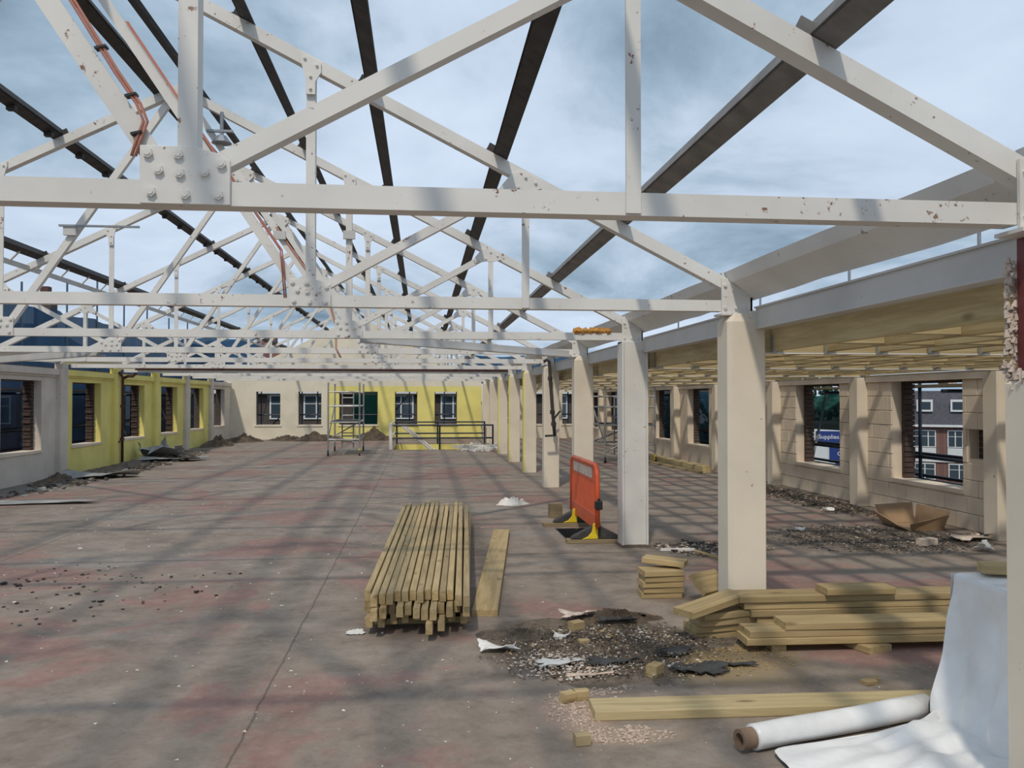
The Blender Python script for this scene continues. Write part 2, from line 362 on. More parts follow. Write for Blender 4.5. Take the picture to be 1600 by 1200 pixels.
# left wall: bays between pilasters, windows centred
lw_par = empty('wall_left', (XL, 20, 0)); struct(lw_par, 'rendered left wall, partly cream and partly yellow, with window openings')
LW = [(T(k)+.66, T(k)+2.34, .62, 2.04) for k in range(2, 11)]
def lmat(k): return 'yellow' if k in (6, 7, 8, 9) else 'greycream'
for k in range(2, 11):
    hole = LW[k-2]; y0, y1 = T(k), (T(k+1) if k < 10 else YF)
    wall_y(y0, y1, 0, 2.30, XL-.15, XL, [hole]).build('wall_bay', lmat(k), lw_par)
    wall_y(y0, y1, -5, 2.34, XL-.32, XL-.15, [(hole[0]+.02, hole[1]-.07, hole[2], hole[3]-.02)]).build('outer_brick_leaf', 'brick', lw_par)
    # ledge over the windows
    MB().box(XL, XL+.035, y0+.17, y1-.17, 2.13, 2.17).box(XL, XL+.07, y0+.17, y1-.17, 2.17, 2.30).build('ledge', lmat(k), lw_par, bevel=.006)
    w = sill_y(XL-.32, XL+.02, hole[0], hole[1], hole[2])
    if k in (5, 6, 7, 8):
        for i in range(18):
            x = R.uniform(-.004, .012) + (.03 if i % 2 else 0)
            o = board('brick', XL-.235, hole[1]-.07-x/2, hole[2]+.01+i*.077, .15, .06+x, .066, mat='onebrick', parent=lw_par, bevel=.003)
    if k < 10: pass
for k in range(2, 11):
    m = 'yellow' if k in (7, 8) else 'greycream'
    mb = MB(); x1 = XL+.12; y0, y1 = T(k)-.17, T(k)+.17
    mb.prism([(XL, y0, 0), (x1-.03, y0, 0), (x1, y0+.03, 0), (x1, y1-.03, 0), (x1-.03, y1, 0), (XL, y1, 0)], (0, 0, 2.30))
    mb.box(XL-.05, x1+.0, y0+.03, y1-.03, 2.30, 2.42)
    mb.build('pilaster', m, lw_par)
# far wall with gable
XC = -2.63
FW = [(-6.75, -5.78, .60, 1.96), (-5.06, -4.13, .60, 1.96), (-3.41, -1.84, .60, 1.96), (-1.13, -.21, .60, 1.96), (.51, 1.44, .60, 1.96), (3.0, 3.9, .6, 1.96), (4.5, 5.3, .6, 1.96), (5.9, 6.6, .6, 1.96)]
fw = struct(empty('wall_far', (XC, YF, 0)), 'far end wall, part cream and part yellow, under a cream gable')
wall_x(XL-.3, -3.88, 0, 2.19, YF, YF+.2, FW).build('wall_bay', 'gable', fw)
wall_x(-3.88, 2.46, 0, 2.19, YF, YF+.2, FW).build('wall_bay', 'yellow', fw)
wall_x(2.46, XR+.3, 0, 2.30, YF, YF+.2, FW).build('wall_bay', 'gable', fw)
wall_x(XL-.3, XR+.3, -5, 0, YF+.2, YF+.3, []).build('outer_brick_leaf', 'brick', fw)
wall_x(XL-.3, XR+.3, 0, 2.3, YF+.2, YF+.33, [(h[0]+.03, h[1]-.03, h[2], h[3]) for h in FW]).build('outer_brick_leaf', 'brick', fw)
ap = 4.98
MB().prism([(XL-.3, YF, 2.19), (2.46, YF, 2.19), (2.46, YF, 2.42), (XC+.25, YF, ap), (XC-.25, YF, ap), (XL-.3, YF, 2.36)], (0, .25, 0)).build('gable', 'gable', fw)
for x0, x1, z0, z1 in FW:
    nwin[0] += 1; struct(MB().box(x0-.05, x1+.05, YF-.03, YF+.3, z0-.07, z0+.003).build('window_%d' % nwin[0], 'gable'), 'pale sill of an unglazed far window opening')
# right wall: core, block faces, pilasters
rw = struct(empty('wall_right', (XR, 18, 0)), 'cream painted blockwork right wall with large window openings')
RW = [(T(k)+.75, T(k)+2.39, .50, 1.92) for k in range(1, 11)]
NICHE = (9.62, 10.03, .91, 1.30)
for k in range(1, 11):
    hole = RW[k-1]; y0, y1 = T(k), (T(k+1) if k < 10 else YF)
    hs = [hole] + ([NICHE] if k == 3 else [])
    wall_y(y0, y1, 0, 2.03, XR+.02, XR+.16, hs).build('wall_core', 'cream', rw)
    wall_y(y0, y1, -5, 2.03, XR+.16, XR+.30, [(hole[0]+.05, hole[1]-.06, hole[2], hole[3]-.03)]).build('outer_brick_leaf', 'brick', rw)
    MB().box(XR-.035, XR+.16, y0+.15, y1-.15, 1.92, 2.008).box(XR, XR+.16, y0, y1, 2.008, 2.03).build('lintel', 'cream', rw, bevel=.006)
    sill_y(XR-.02, XR+.30, hole[0], hole[1], hole[2])
    if k in (2, 3, 4, 5):                                  # single blocks, joints recessed
        rows = 9; hgt = 1.92/rows
        for r in range(rows):
            z0, z1 = r*hgt, (r+1)*hgt; y = y0 - (.225 if r % 2 else 0)
            while y < y1:
                a, b = max(y, y0+.12), min(y+.45, y1-.12); y += .45
                segs = [(a, b)]
                for h in hs:
                    if z1 > h[2]+.05 and z0 < h[3]-.05:
                        segs = [s for (p_, q_) in segs for s in ((p_, min(q_, h[0])), (max(p_, h[1]), q_))]
                for p_, q_ in segs:
                    if q_-p_ > .05:
                        o = MB().box(XR+R.uniform(-.003, .003), XR+.022, p_+.004, q_-.004, z0+.004, z1-.004).build('block', 'cream', rw, bevel=.005)
    else:
        wall_y(y0, y1, 0, 1.95, XR, XR+.02, hs).build('wall_face', 'cream', rw)
    if k in (3, 4, 5):
        for i in range(18):
            o = board('brick', XR+.23, hole[1]-.065, hole[2]+.01+i*.077, .15, .07+(.02 if i % 2 else 0), .066, mat='onebrick', parent=rw, bevel=.003)
    if k == 3:
        for i in range(5): board('brick', XR+.14, 9.73+.01*(i % 2), .92+i*.077, .05, .16, .066, mat='onebrick', parent=rw, bevel=.003)
for k in range(2, 11):
    x0 = XR-.16; y0, y1 = T(k)-.14, T(k)+.14
    MB().prism([(XR+.05, y0, 0), (x0+.02, y0, 0), (x0, y0+.02, 0), (x0, y1-.02, 0), (x0+.02, y1, 0), (XR+.05, y1, 0)], (0, 0, 2.0)).build('pilaster', 'column', rw)

# ---------------------------------------------------------------- roof trusses
Z0 = 2.336; SL = .505
def zr(X): return 2.55 + SL*(2.29-(X if X > XC else 2*XC-X))
def hexbolt(x, y, z, r=.018):
    return MB().cyl((x, y, z), (x, y-.013, z), r, 6).cyl((x, y-.013, z), (x, y-.016, z), r*.6, 8)
def make_truss():
    root = empty('roof_truss', (XC, 0, Z0))
    mir = lambda p, s: (p[0] if s > 0 else 2*XC-p[0], p[1], p[2])
    def angle(name, p0, p1, w, fl, side=-1, y=0.):
        mb = MB(); p0 = Vector((p0[0], y, p0[1])); p1 = Vector((p1[0], y, p1[1])); a = (p1-p0).normalized(); u = Vector((-a.z, 0, a.x))
        mb.bar(p0+Vector((0, .006, 0)), p1+Vector((0, .006, 0)), w, .012, u)
        e_ = u*(side*(w/2-.006)) + Vector((0, .012+fl/2, 0)); mb.bar(p0+e_, p1+e_, .012, fl, u)
        return mb.build(name, 'white', root)
    angle('bottom_chord', (2*XC-2.27, Z0+.042), (2.27, Z0+.042), .084, .075)
    for s in (1, -1):
        f = lambda x, z: (x if s > 0 else 2*XC-x, z)
        sd = 1 if s < 0 else -1
        angle('rafter', f(2.36, zr(2.36)), f(XC, zr(XC)), .088, .075, 1 if s < 0 else -1)if 0 else angle('rafter', f(XC, zr(XC)), f(2.36, zr(2.36)), .088, .075, -1 if s > 0 else 1)
        angle('web_vertical', f(-.81, Z0+.1), f(-.81, zr(-.81)), .066, .06, -1 if s > 0 else 1, .014)
        angle('web_vertical', f(.76, Z0+.006), f(.76, zr(.76)), .055, .05, -1, -.013)
        angle('web_diagonal', f(-.90, Z0+.13), f(XC+.1, zr(XC)-.12), .070, .05, 1 if s > 0 else -1, .014)
        angle('web_diagonal', f(-.72, Z0+.145), f(.74, zr(.76)-.03), .064, .05, -1 if s > 0 else 1, .014)
        # node plate on the chord
        pl = [(-.96, Z0), (-.66, Z0), (-.66, Z0+.155), (-.69, Z0+.175), (-.78, Z0+.20), (-.96, Z0+.20)]
        P = [(f(x, z)[0], -.012, z) for x, z in pl]
        if s > 0: P = P[::-1]
        o = MB().prism(P, (0, .0118, 0)).build('node_plate', 'white', root, bevel=.002)
        for bx, bz in ((697,715),(833,718),(1027,755),(745,788),(840,800),(952,793),(712,885),(866,893),(1015,893)):
            fx = (bx-660)/408; fz = (935-bz)/255
            hexbolt(f(-.96+.3*fx, 0)[0], -.012, Z0+.20*fz).build('bolt', 'white', o)
        # rafter gussets
        for gx, kind in ((-.81, 0), (.76, 1)):
            z = zr(gx); g = SL
            if kind == 0: poly = [(-.075, .075*g+.03), (.075, -.075*g+.03), (.075, -.075*g-.04), (.034, -.15), (.034, -.24), (-.034, -.24), (-.034, -.13), (-.075, .02)]
            else: poly = [(-.10, .10*g-.03), (-.02, .02*g+.02), (.10, -.10*g+.03), (.12, -.12*g-.03), (.04, -.115), (-.06, -.115), (-.17, -.135), (-.19, -.085)]
            P = [(f(gx+a_, 0)[0], -.016, z+b_) for a_, b_ in poly]
            if s < 0: P = P[::-1]
            o = MB().prism(P, (0, .0155, 0)).build('gusset_plate', 'white', root)
            for a_, b_ in (((-.04, .02), (.045, -.03), (0, -.11), (0, -.2)) if kind == 0 else ((-.0, -.01), (.075, -.05), (-.055, -.085), (-.14, -.105))):
                hexbolt(f(gx+a_, 0)[0], -.016, z+b_, .012).build('bolt', 'white', o)
    z = zr(XC)
    P = [(XC-.17, -.014, z-.12), (XC-.10, -.014, z-.19), (XC+.10, -.014, z-.19), (XC+.17, -.014, z-.12), (XC+.17, -.014, z-.05), (XC, -.014, z+.04), (XC-.17, -.014, z-.05)]
    o = MB().prism(P[::-1] if 0 else P, (0, .0138, 0)).build('apex_plate', 'white', root)
    for bx in (-.12, .12, -.05, .05): hexbolt(XC+bx, -.014, z-.08-abs(abs(bx)-.12)).build('bolt', 'white', o)
    return root
proto = make_truss()
trusses = [proto]
for k in range(2, 11):
    t = copy_tree(proto, None, ('bolt',) if k > 6 else ()); t.location = (XC, T(k), Z0); trusses.append(t)
proto.location = (XC, T(1), Z0)
for k, t in enumerate(trusses):
    nm = 'nearest white steel roof truss, crossing the top of the view' if k == 0 else ('farthest white steel roof truss, beside the gable wall' if k == 9 else '%s white steel roof truss counted from the camera' % ORD[k])
    tag(t, nm, 'truss', 'row of white steel roof trusses')

# ---------------------------------------------------------------- purlins
def purlin(X, label, y0=-2.0, y1=YF, mat='dark', tabs=False, skew=0):
    root = empty('purlin', (X, y0, zr(X)+.04))
    s = 1 if X > XC else -1
    nrm = Vector((SL*s, 0, 1)).normalized(); tan = Vector((1, 0, -SL*s)).normalized()*s
    base = Vector((X, 0, zr(X))) + nrm*.05
    mb = MB()
    A = base+Vector((0, y0, 0)); B = base+Vector((0, y1, 0))
    mb.bar(A+nrm*.006, B+nrm*.006, .115, .012, tan)
    mb.bar(A+nrm*.045-tan*.0515, B+nrm*.045-tan*.0515, .09, .012, nrm)
    mb.build('steel_angle', mat, root)
    for k in range(1, 11):
        c = base+Vector((0, T(k)+.03, 0))-tan*.085
        MB().bar(c, c+nrm*.06, .06, .01, tan).bar(c-tan*.03, c+tan*.03, .05, .012, (0, 1, 0)).build('cleat', mat, root)
    if tabs:
        y = 6.
        while y < 30:
            c = base+Vector((0, y, 0)) - nrm*.01
            MB().box(c.x-.06, c.x+.02, y-.03, y+.03, c.z-.045, c.z).build('hook', mat, root); y += .8
    return tag(root, label, 'purlin', 'long steel roof purlins')
purlin(1.47, 'lowest steel purlin on the right roof slope, nearest the columns', mat='dirtysteel')
purlin(.55, 'dark purlin second up from the right eaves')
purlin(-.39, 'dark purlin third up from the right eaves')
purlin(-1.29, 'dark purlin fourth up from the right eaves')
purlin(-2.43, 'dark purlin just right of the ridge')
purlin(-2.82, 'dark purlin just left of the ridge')
purlin(-3.85, 'dark purlin with small hooks high on the left slope', tabs=True)
purlin(-5.40, 'dark purlin low on the left slope above a pale rail')
# pale rail with ties beside the low left purlin
root = empty('cable_ladder', (-5.62, 9, zr(-5.62)))
mb = MB(); zb = zr(-5.62)+.03; mb.bar((-5.57, 6, zb-.03), (-5.57, 34, zb-.03), .07, .02).build('side_rail', 'beam', root)
y = 8.
while y < 33:
    MB().bar((-5.57, y, zb-.03), (-5.44, y+.02, zb+.12), .04, .012, (0, 1, 0)).build('tie', 'beam', root); y += .8
tag(root, 'pale steel rail with short ties under the low left purlin', 'rail')

# ---------------------------------------------------------------- columns
def column(k):
    y = T(k); y0, y1 = y-.10, y+.14
    root = empty('column', (2.42, y, 0))
    if k == 3:                                    # white steel stanchion, flanges left and right
        mb = MB(); x0, x1 = 2.24, 2.54
        mb.box(x0, x0+.022, y0, y1, 0, 2.32).box(x1-.022, x1, y0, y1, 0, 2.32).box(x0+.022, x1-.022, y0+.03, y1-.03, 0, 2.32)
        mb.build('shaft', 'white', root, bevel=.003)
        MB().box(x0-.02, x1+.02, y0-.02, y1+.02, 0, .025).build('base_plate', 'dirt', root)
    elif k == 1:                                  # render broken away from a red steel post near the top
        pts = [(2.30, y-.16), (2.30, y+.14), (2.60, y+.14), (2.60, y-.16)]
        mb = MB(); n = 10; prof = []
        mb.prism([(x, yy, 0) for x, yy in pts][::-1], (0, 0, 1.74)); mb.build('shaft', 'column', root, bevel=.012)
        MB().box(2.335, 2.36, y-.12, y+.10, 1.70, Z0).box(2.54, 2.565, y-.12, y+.10, 1.70, Z0).box(2.36, 2.54, y-.03, y+.0, 1.70, Z0).build('steel_post', 'redsteel', root)
        mb = MB(); q = random.Random(3)
        for i in range(260):
            z = q.uniform(1.71, 1.78) if i < 110 else q.uniform(1.75, 2.22)
            x = q.uniform(2.30, 2.36); yy = q.uniform(y-.12, y+.13) if i < 110 else y+.105+q.uniform(0, .035); r = q.uniform(.006, .016)
            mb.cyl((x, yy, z-r), (x+q.uniform(-.01, .01), yy, z+r), r, 5, r*.5)
        o = mb.build('broken_render_edge', 'plaster', root); o['kind'] = 'stuff'
    else:
        yel = k in (6, 7, 8)
        x0, x1 = 2.28, 2.57; c = .03; mb = MB(); zt = 2.25
        ring = [(x0+c, y0), (x1-.01, y0), (x1, y0+.01), (x1, y1), (x0, y1), (x0, y0+c)]
        ring2 = [(x0+.07, y0+.03), (x1-.05, y0+.03), (x1-.05, y0+.04), (x1-.05, y1-.03), (x0+.05, y1-.03), (x0+.05, y0+.06)]
        vs = [(x, yy, 0) for x, yy in ring]+[(x, yy, zt) for x, yy in ring]+[(x, yy, 2.315) for x, yy in ring2]
        n = 6
        for a, b in ((0, 6), (6, 12)):
            for i in range(n):
                j = (i+1) % n; mb.add([vs[a+i], vs[a+j], vs[b+j], vs[b+i]], [(0, 1, 2, 3)], 1 if yel and i in (4, 5) and (k != 6 or True) else 0)
        mb.add(vs[12:], [tuple(range(6))])
        mb.build('shaft', ['column', 'yellow'], root)
    # steel cap gusset
    cy = y-.02
    o = MB().prism([(2.26, cy, Z0-.03), (2.50, cy, Z0-.03), (2.50, cy, 2.44), (2.30, cy, 2.575), (2.26, cy, 2.585)], (0, .016, 0)).box(2.485, 2.50, cy, cy+.09, Z0-.03, 2.44).box(2.24, 2.52, y-.06, y+.1, Z0-.035, Z0-.02).build('cap_plate', 'white', root)
    if k > 0:
        for bx, bz in ((2.285, 2.53), (2.35, 2.50), (2.45, 2.465), (2.285, 2.36), (2.37, 2.36), (2.465, 2.36)):
            if k < 7: hexbolt(bx, cy, bz, .015).build('bolt', 'white', o)
    return root
CL = {1: 'nearest column at the right edge, render broken off its red steel core', 2: 'cream column standing behind the long timber boards', 3: 'white steel stanchion right of the orange barrier', 4: 'cream column just behind the orange barrier',
      5: 'cream column with a dark pipe hanging in front of it', 6: 'sixth column from the camera, with a yellow side', 7: 'seventh column from the camera, with a yellow side', 8: 'eighth column from the camera, with a yellow side', 9: 'ninth cream column from the camera', 10: 'farthest cream column, by the stairwell'}
for k in range(1, 11): tag(column(k), CL[k], 'column', 'row of columns under the right eaves')

# eaves plates, floor beams between the columns
for k in range(0, 10):
    y0, y1 = T(k)+.10 if k else -1.5, T(k+1)+.06
    nm = ORD[k]
    mb = MB(); q = random.Random(k)
    a = Vector((2.315, 0, 2.645)); b = Vector((2.345, 0, 2.565)); c = Vector((2.53, 0, 2.44)); d = Vector((0, 1, 0)); n = 8
    rows = []
    for i in range(n+1):
        y = y0+(y1-y0)*i/n; j = Vector((0, 0, q.uniform(-.004, .004)))
        rows.append([a+d*y+j, b+d*y, c+d*y+Vector((q.uniform(-.012, .008), 0, q.uniform(-.006, .006)))])
    mb.grid(rows)
    o = mb.build('eaves_plate', 'white', solid=.014)
    tag(o, '%s length of sloping white eaves plate above the columns' % nm, 'eaves plate', 'eaves plates over the column heads')
    if k == 0: continue
    y0, y1 = T(k)+.10, T(k+1)-.085
    mb = MB(); mb.box(2.50, 2.512, y0, y1, 2.205, 2.35).box(2.485, 2.60, y0, y1, 2.35, 2.362).box(2.485, 2.60, y0, y1, 2.193, 2.205)
    root = empty('steel_beam', (2.54, y0, 2.19)); mb.build('channel', 'beam', root)
    if k < 5: MB().box(2.46, 2.50, y1-.006, y1+.02, 2.21, 2.33).build('end_plate', 'white', root)
    tag(root, '%s grey white steel beam between the columns, under the eaves' % nm, 'beam', 'beams between the columns')
# left eaves plates
for k in range(2, 10):
    xm = 2*XC; mb = MB(); y0, y1 = T(k)+.1, T(k+1)
    mb.grid([[(xm-2.325, y, 2.62), (xm-2.345, y, 2.565), (xm-2.53, y, 2.44)] for y in (y0, y1)])
    tag(mb.build('eaves_plate', 'white', solid=-.014), '%s length of pale eaves plate over the left wall' % ORD[k-2], 'eaves plate', 'eaves plates over the left wall')
# horizontal wind braces
def brace(p0, p1, label):
    mb = MB(); mb.bar(p0, p1, .012, .1, (0, 0, 1)).bar(p0, p1, .10, .012, (0, 0, 1), 0, .05, -.044)
    tag(mb.build('wind_brace', 'beam'), label, 'brace')
brace((-.66, T(3)+.1, 2.30), (2.27, T(4)-.0, 2.30), 'flat grey steel brace slanting from the third truss to the fourth column')
brace((2*XC+.66, T(4)+.1, 2.30), (XL+.14, T(5), 2.30), 'flat grey steel brace slanting from the fourth truss to the left wall')

# ---------------------------------------------------------------- ceiling joists of the right aisle
ce = struct(empty('ceiling', (4.7, 3, 2.0)), 'new timber joist ceiling over the right aisle')
JX = [2.66+.42*i for i in range(11)]
for k in range(1, 11):
    y0, y1 = T(k), (T(k+1) if k < 10 else YF)
    for i, x in enumerate(JX):
        q = R.uniform(-.006, .006)
        board('joist', x, (y0+y1)/2, 2.03+q, y1-y0-.10, .20, .047, math.pi/2, 0, 0, 'joist', ce).rotation_euler = (math.pi/2, 0, math.pi/2)
        o = [c for c in ce.children][-1] if 0 else None
        if k <= 3:
            for yy in (y0+.055, y1-.09): MB().box(x-.028, x+.028, yy, yy+.035, 2.02+q, 2.15).build('joist_hanger', 'hanger', ce)
    for i in range(30):
        r_, i = divmod(i, 10)
        board('noggin', (JX[i]+JX[i+1])/2, y0+(y1-y0)*(.25+.25*r_)+(.05 if i % 2 else -.05), 2.035, .37, .17, .045, 0, 0, 0, 'joist', ce).rotation_euler = (math.pi/2, 0, 0)
# fix the height of the boards stood on edge: their own Y axis is the depth
for o in ce.children:
    if o.name.startswith('joist') and 'hanger' not in o.name: o.location.z += .10; o.location.x -= .0235
    if o.name.startswith('noggin'): o.location.z += .085
for k in range(2, 11):
    y = T(k); mb = MB(); root = empty('cross_beam', (4.7, y, 2.0)); mb.box(2.57, XR+.1, y-.045, y+.045, 2.012, 2.022).build('flange', 'white', root); MB().box(2.57, XR+.1, y-.04, y+.04, 2.024, 2.21).build('timber_packing', 'joist', root)
    tag(root, '%s thin white steel beam crossing the joist ceiling' % ORD[k-2], 'beam', 'white cross beams in the joist ceiling')

# ---------------------------------------------------------------- timber on the floor
q = random.Random(11)
def tb(name, label, cat, *a, group=None, **k): return tag(board(name, *a, **k), label, cat, group)
# long stack of battens: laid away from the camera, three layers
def batten_layer(n, z, x0, x1, y0, xf0, xf1, L, layer, jit=.12, w=.047, t=.075):
    for i in range(n):
        f = i/(n-1) if n > 1 else .5; xa = x0+(x1-x0)*f; xb = xf0+(xf1-xf0)*f
        ln = L+q.uniform(-.35, .1); ys = y0+q.uniform(-jit, jit)
        ang = math.atan2(ln, xb-xa)
        tb('batten', '%s batten from the left in the %s of the long stack' % ('leftmost' if i == 0 else ORD[i], layer), 'batten', (xa+xb)/2, ys+ln/2, z+q.uniform(0, .006), ln, w, t, ang, q.uniform(-.03, .03), 0, group='battens in the long stack')
for i, y in enumerate((6.35, 8.6, 10.6)):
    tb('bearer', ('nearest', 'middle', 'farthest')[i]+' bearer board under the long batten stack', 'bearer', -.03+.12*i, y, 0, .78, .1, .047, 0)
batten_layer(9, .05, -.37, .30, 6.0, -.18, .62, 5.1, 'bottom layer', .2)
batten_layer(13, .130, -.39, .31, 5.98, -.20, .60, 5.2, 'middle layer', .17)
batten_layer(14, .211, -.39, .31, 6.02, -.22, .58, 5.3, 'top layer', .13)
tb('plank', 'single wide plank lying right of the batten stack', 'plank', .73, 8.45, 0, 4.0, .20, .047, math.atan2(3.95, .50))
# foreground plank
tb('plank', 'long pale plank lying across the foreground', 'plank', 2.22, 4.36, 0, 2.65, .20, .05, -.035, mat='joist')
# boards behind the sheeting and in front of the second column
tb('offcut', 'offcut propping up the front pair of long boards', 'offcut', 2.96, 5.36, 0, .22, .2, .047, .3+math.pi/2)
tb('offcut', 'bearer offcut under the left end of the long boards', 'offcut', 2.35, 5.62, 0, .5, .1, .047, math.pi/2)
G = 'long boards stacked by the second column'
tb('board', 'lowest board of the front stack by the column', 'board', 3.42, 5.40, .05, 2.6, .21, .047, -.03, group=G)
tb('board', 'second board up in the front stack by the column', 'board', 3.44, 5.41, .098, 2.6, .21, .047, -.025, group=G)
tb('board', 'top board of the front stack, set in from the end', 'board', 3.68, 5.385, .146, 2.6, .21, .047, -.035, group=G)
for i in range(5):
    tb('board', '%s board of the rear stack by the column' % ('lowest', 'second lowest', 'middle', 'second highest', 'topmost')[i], 'board', 3.60-.02*i+(.06, .05, .02, 0, -.02)[i], 5.74+.01*(i % 2), .05+i*.049, 2.6, .21, .047, -.03+.006*(i % 3), group=G)
tb('offcut', 'short board laid on top of the rear board stack', 'offcut', 3.06, 5.70, .297, .50, .19, .047, -.02)
# fan of short boards left of the column
G = 'short boards left of the second column'
for i in range(4):
    tb('offcut', '%s short board in the fanned pile left of the column' % ('lowest', 'second lowest', 'third lowest', 'fourth')[i], 'offcut', 2.12+.015*i-.02*(i % 2), 5.80-.01*i, i*.048, .50, .2, .046, .10+.05*i, group=G)
tb('offcut', 'short board lying askew on top of the fanned pile', 'offcut', 2.0, 5.68, .225, .56, .19, .047, .50, 0, -.10, group=G)
G = 'short boards stacked behind the column line'
for i in range(5):
    tb('offcut', '%s short board in the neat stack near the barrier' % ('lowest', 'second lowest', 'middle', 'fourth', 'fifth')[i], 'offcut', 2.0+.012*(i % 2), 6.98-.01*i, i*.048, .34, .22, .046, -.08+.03*i, group=G)
tb('offcut', 'dark ended short board lying askew on the neat stack', 'offcut', 2.06, 7.02, .262, .36, .17, .046, -.5, 0, .05, group=G)
tb('offcut', 'short board leaning against its neighbour between the two piles', 'offcut', 2.36, 6.80, .13, .32, .2, .046, .6, .75, 0, group=G)
tb('offcut', 'short board lying flat between the two piles', 'offcut', 2.44, 6.62, .0, .40, .2, .046, .95, group=G)
tb('offcut', 'short board tilted against the foot of the cream column', 'offcut', 2.50, 6.66, .09, .40, .1, .046, .9, .5, 0, group=G)
for i, (x, y, L, rz) in enumerate(((6.20, 20.6, 4.4, 1.63), (6.34, 20.7, 4.4, 1.63), (5.98, 20.4, 4.4, 1.66))):
    tb('plank', ('left', 'right', 'outer low')[i]+' plank lying along the right wall', 'plank', x, y, 0 if i == 2 else .0, L, .1, .05 if i == 2 else .15, rz, mat='joist', group='planks along the right wall')
for i, (x, y, rz, s) in enumerate(((1.09, 5.92, .5, .07), (1.07, 5.54, .2, .05), (1.40, 4.98, .8, .07), (.80, 4.60, .4, .055), (.88, 4.63, .1, .055), (.77, 4.03, .1, .055), (2.60, 4.70, .3, .06), (2.67, 4.74, 1.1, .05))):
    nm = ['pale block standing on the back of the debris patch', 'small block in the middle of the debris patch', 'block beside the dark felt scraps', 'left one of two blocks on the pink chips', 'right one of two blocks on the pink chips', 'lone block on the bare floor at the bottom of the view', 'flat scrap of wood before the propped boards', 'dark scrap of wood before the propped boards'][i]
    tb('wood_block', nm, 'wood block', x, y, .02 if i < 2 else 0, s*1.4, s, s if i < 6 else .025, rz, mat='timber' if i not in (5, 7) else 'pad')
tb('wood_sliver', 'thin slat lying on the floor left of the column', 'slat', 3.03, 8.63, 0, .5, .05, .03, 1.9)

# ---------------------------------------------------------------- polythene sheet, roll, covered crate
root = empty('polythene_roll', (1.5, 3.86, 0))
a = Vector((1.56, 3.87, .064)); b = Vector((2.62, 4.17, .064)); dirn = (b-a).normalized()
MB().tube([a-dirn*.0+dirn*.02*i for i in range(2)]+[a+(b-a)*f+Vector((0, 0, .003*math.sin(9*f))) for f in (.2, .4, .6, .8, 1)], .060, 20).build('sheet_wrap', 'poly', root, smooth=True)
mb = MB(); rows = []
for i in range(25):
    g = 2*math.pi*i/24; u = Vector((-dirn.y, dirn.x, 0)); o_ = u*math.cos(g)+Vector((0, 0, 1))*math.sin(g)
    rows.append([a-dirn*.0+o_*.048, a-dirn*.075+o_*.048, a-dirn*.075+o_*.030, a+dirn*.3+o_*.030])
mb.grid(rows).build('card_core', 'core', root, smooth=False)
tag(root, 'roll of white polythene on a brown card core', 'roll')
# the crate under the sheet
tag(MB().box(2.76, 3.55, 3.22, 4.02, 0, .745).build('covered_crate', 'card'), 'box shape hidden under the white sheeting', 'crate')
def ease(a_, b_, x): t = min(1, max(0, (x-a_)/(b_-a_))); return t*t*(3-2*t)
rows = []; NU, NV = 90, 60
for j in range(NV+1):
    v = j/NV; Y = 4.07-.87*v                                  # along the crate's left side, far corner to near
    tip = 2.62-.99*ease(-.02, .30, v)+.10*ease(.45, .9, v)    # where the sheet ends on the floor
    row = []
    for i in range(NU+1):
        s_ = i/NU
        if s_ < .22: x, z = 3.55-(3.55-2.72)*s_/.22, .772
        elif s_ < .60:
            t = (s_-.22)/.38; x, z = 2.72-.04*t-.07*t**4, .772*(1-t)+.05*t
        else:
            t = (s_-.60)/.40; x, z = 2.61+(tip-2.61)*t, .05*(1-t)**2+.012
        h = ease(.24, .34, s_)*(1-ease(.54, .66, s_)); lo = ease(.56, .68, s_)
        x -= h*(.035*math.sin(9*v+1.0+3*s_)+.018*math.sin(23*v-9*s_)+.05*ease(.42, .55, s_)*abs(math.sin(6.5*v+.6)))
        z += lo*(.030*abs(math.sin(7*v+9*s_))+.018*math.sin(19*v-13*s_)**2+.04*max(0, 1-abs(s_-.70-.1*v)/.05))*(1-.55*ease(.8, 1, s_))
        z += (1-h)*(1-lo)*.004*math.sin(31*v+40*s_)
        yy = Y-.14*lo*t*v if s_ >= .6 else Y
        row.append((x, yy+.015*lo*math.sin(15*s_), max(.008, z)))
    rows.append(row)
mb = MB(); mb.grid(rows)
mb.grid([[(2.72-.06*(i/16)**2+u*.5, 4.075+.04*(i/16)+.02*math.sin(9*u+2), .772-.76*i/16) for u in [k/10 for k in range(11)]] for i in range(17)])
tag(mb.build('polythene_sheet', 'poly', smooth=True), 'white polythene sheet draped over a box and trailing on the floor', 'sheet')
tb('offcut', 'short board lying on top of the white sheeting', 'offcut', 2.98, 3.98, .785, .30, .12, .047, -.35)

# ---------------------------------------------------------------- orange barrier
root = empty('safety_barrier', (2.0, 10.3, 0))
bx = 2.0; y0, y1, z0, z1 = 9.5, 11.15, .16, .90
P = lambda y, z: (bx, y, z)
mb = MB(); r = .12
path = [P(y0, z0+.04), P(y0, z1-.12), P(y0+.04, z1-.035), P(y0+.12, z1), P(y1-.12, z1), P(y1-.04, z1-.035), P(y1, z1-.12), P(y1, z0+.02)]
mb.tube(path, .028, 8); mb.build('frame', 'orange', root, smooth=True)
MB().box(bx-.012, bx+.012, y0+.02, y1-.02, z0, z0+.17).build('bottom_panel', 'orange', root, bevel=.004)
MB().box(bx-.012, bx+.012, y0+.02, y1-.02, z1-.20, z1-.01).build('top_panel', 'orange', root, bevel=.004)
for i in range(14):
    y = y0+.07+i*(y1-y0-.14)/13
    MB().box(bx-.010, bx+.010, y-.042, y+.042, z0+.16, z1-.19).build('slat', 'orange', root, bevel=.006)
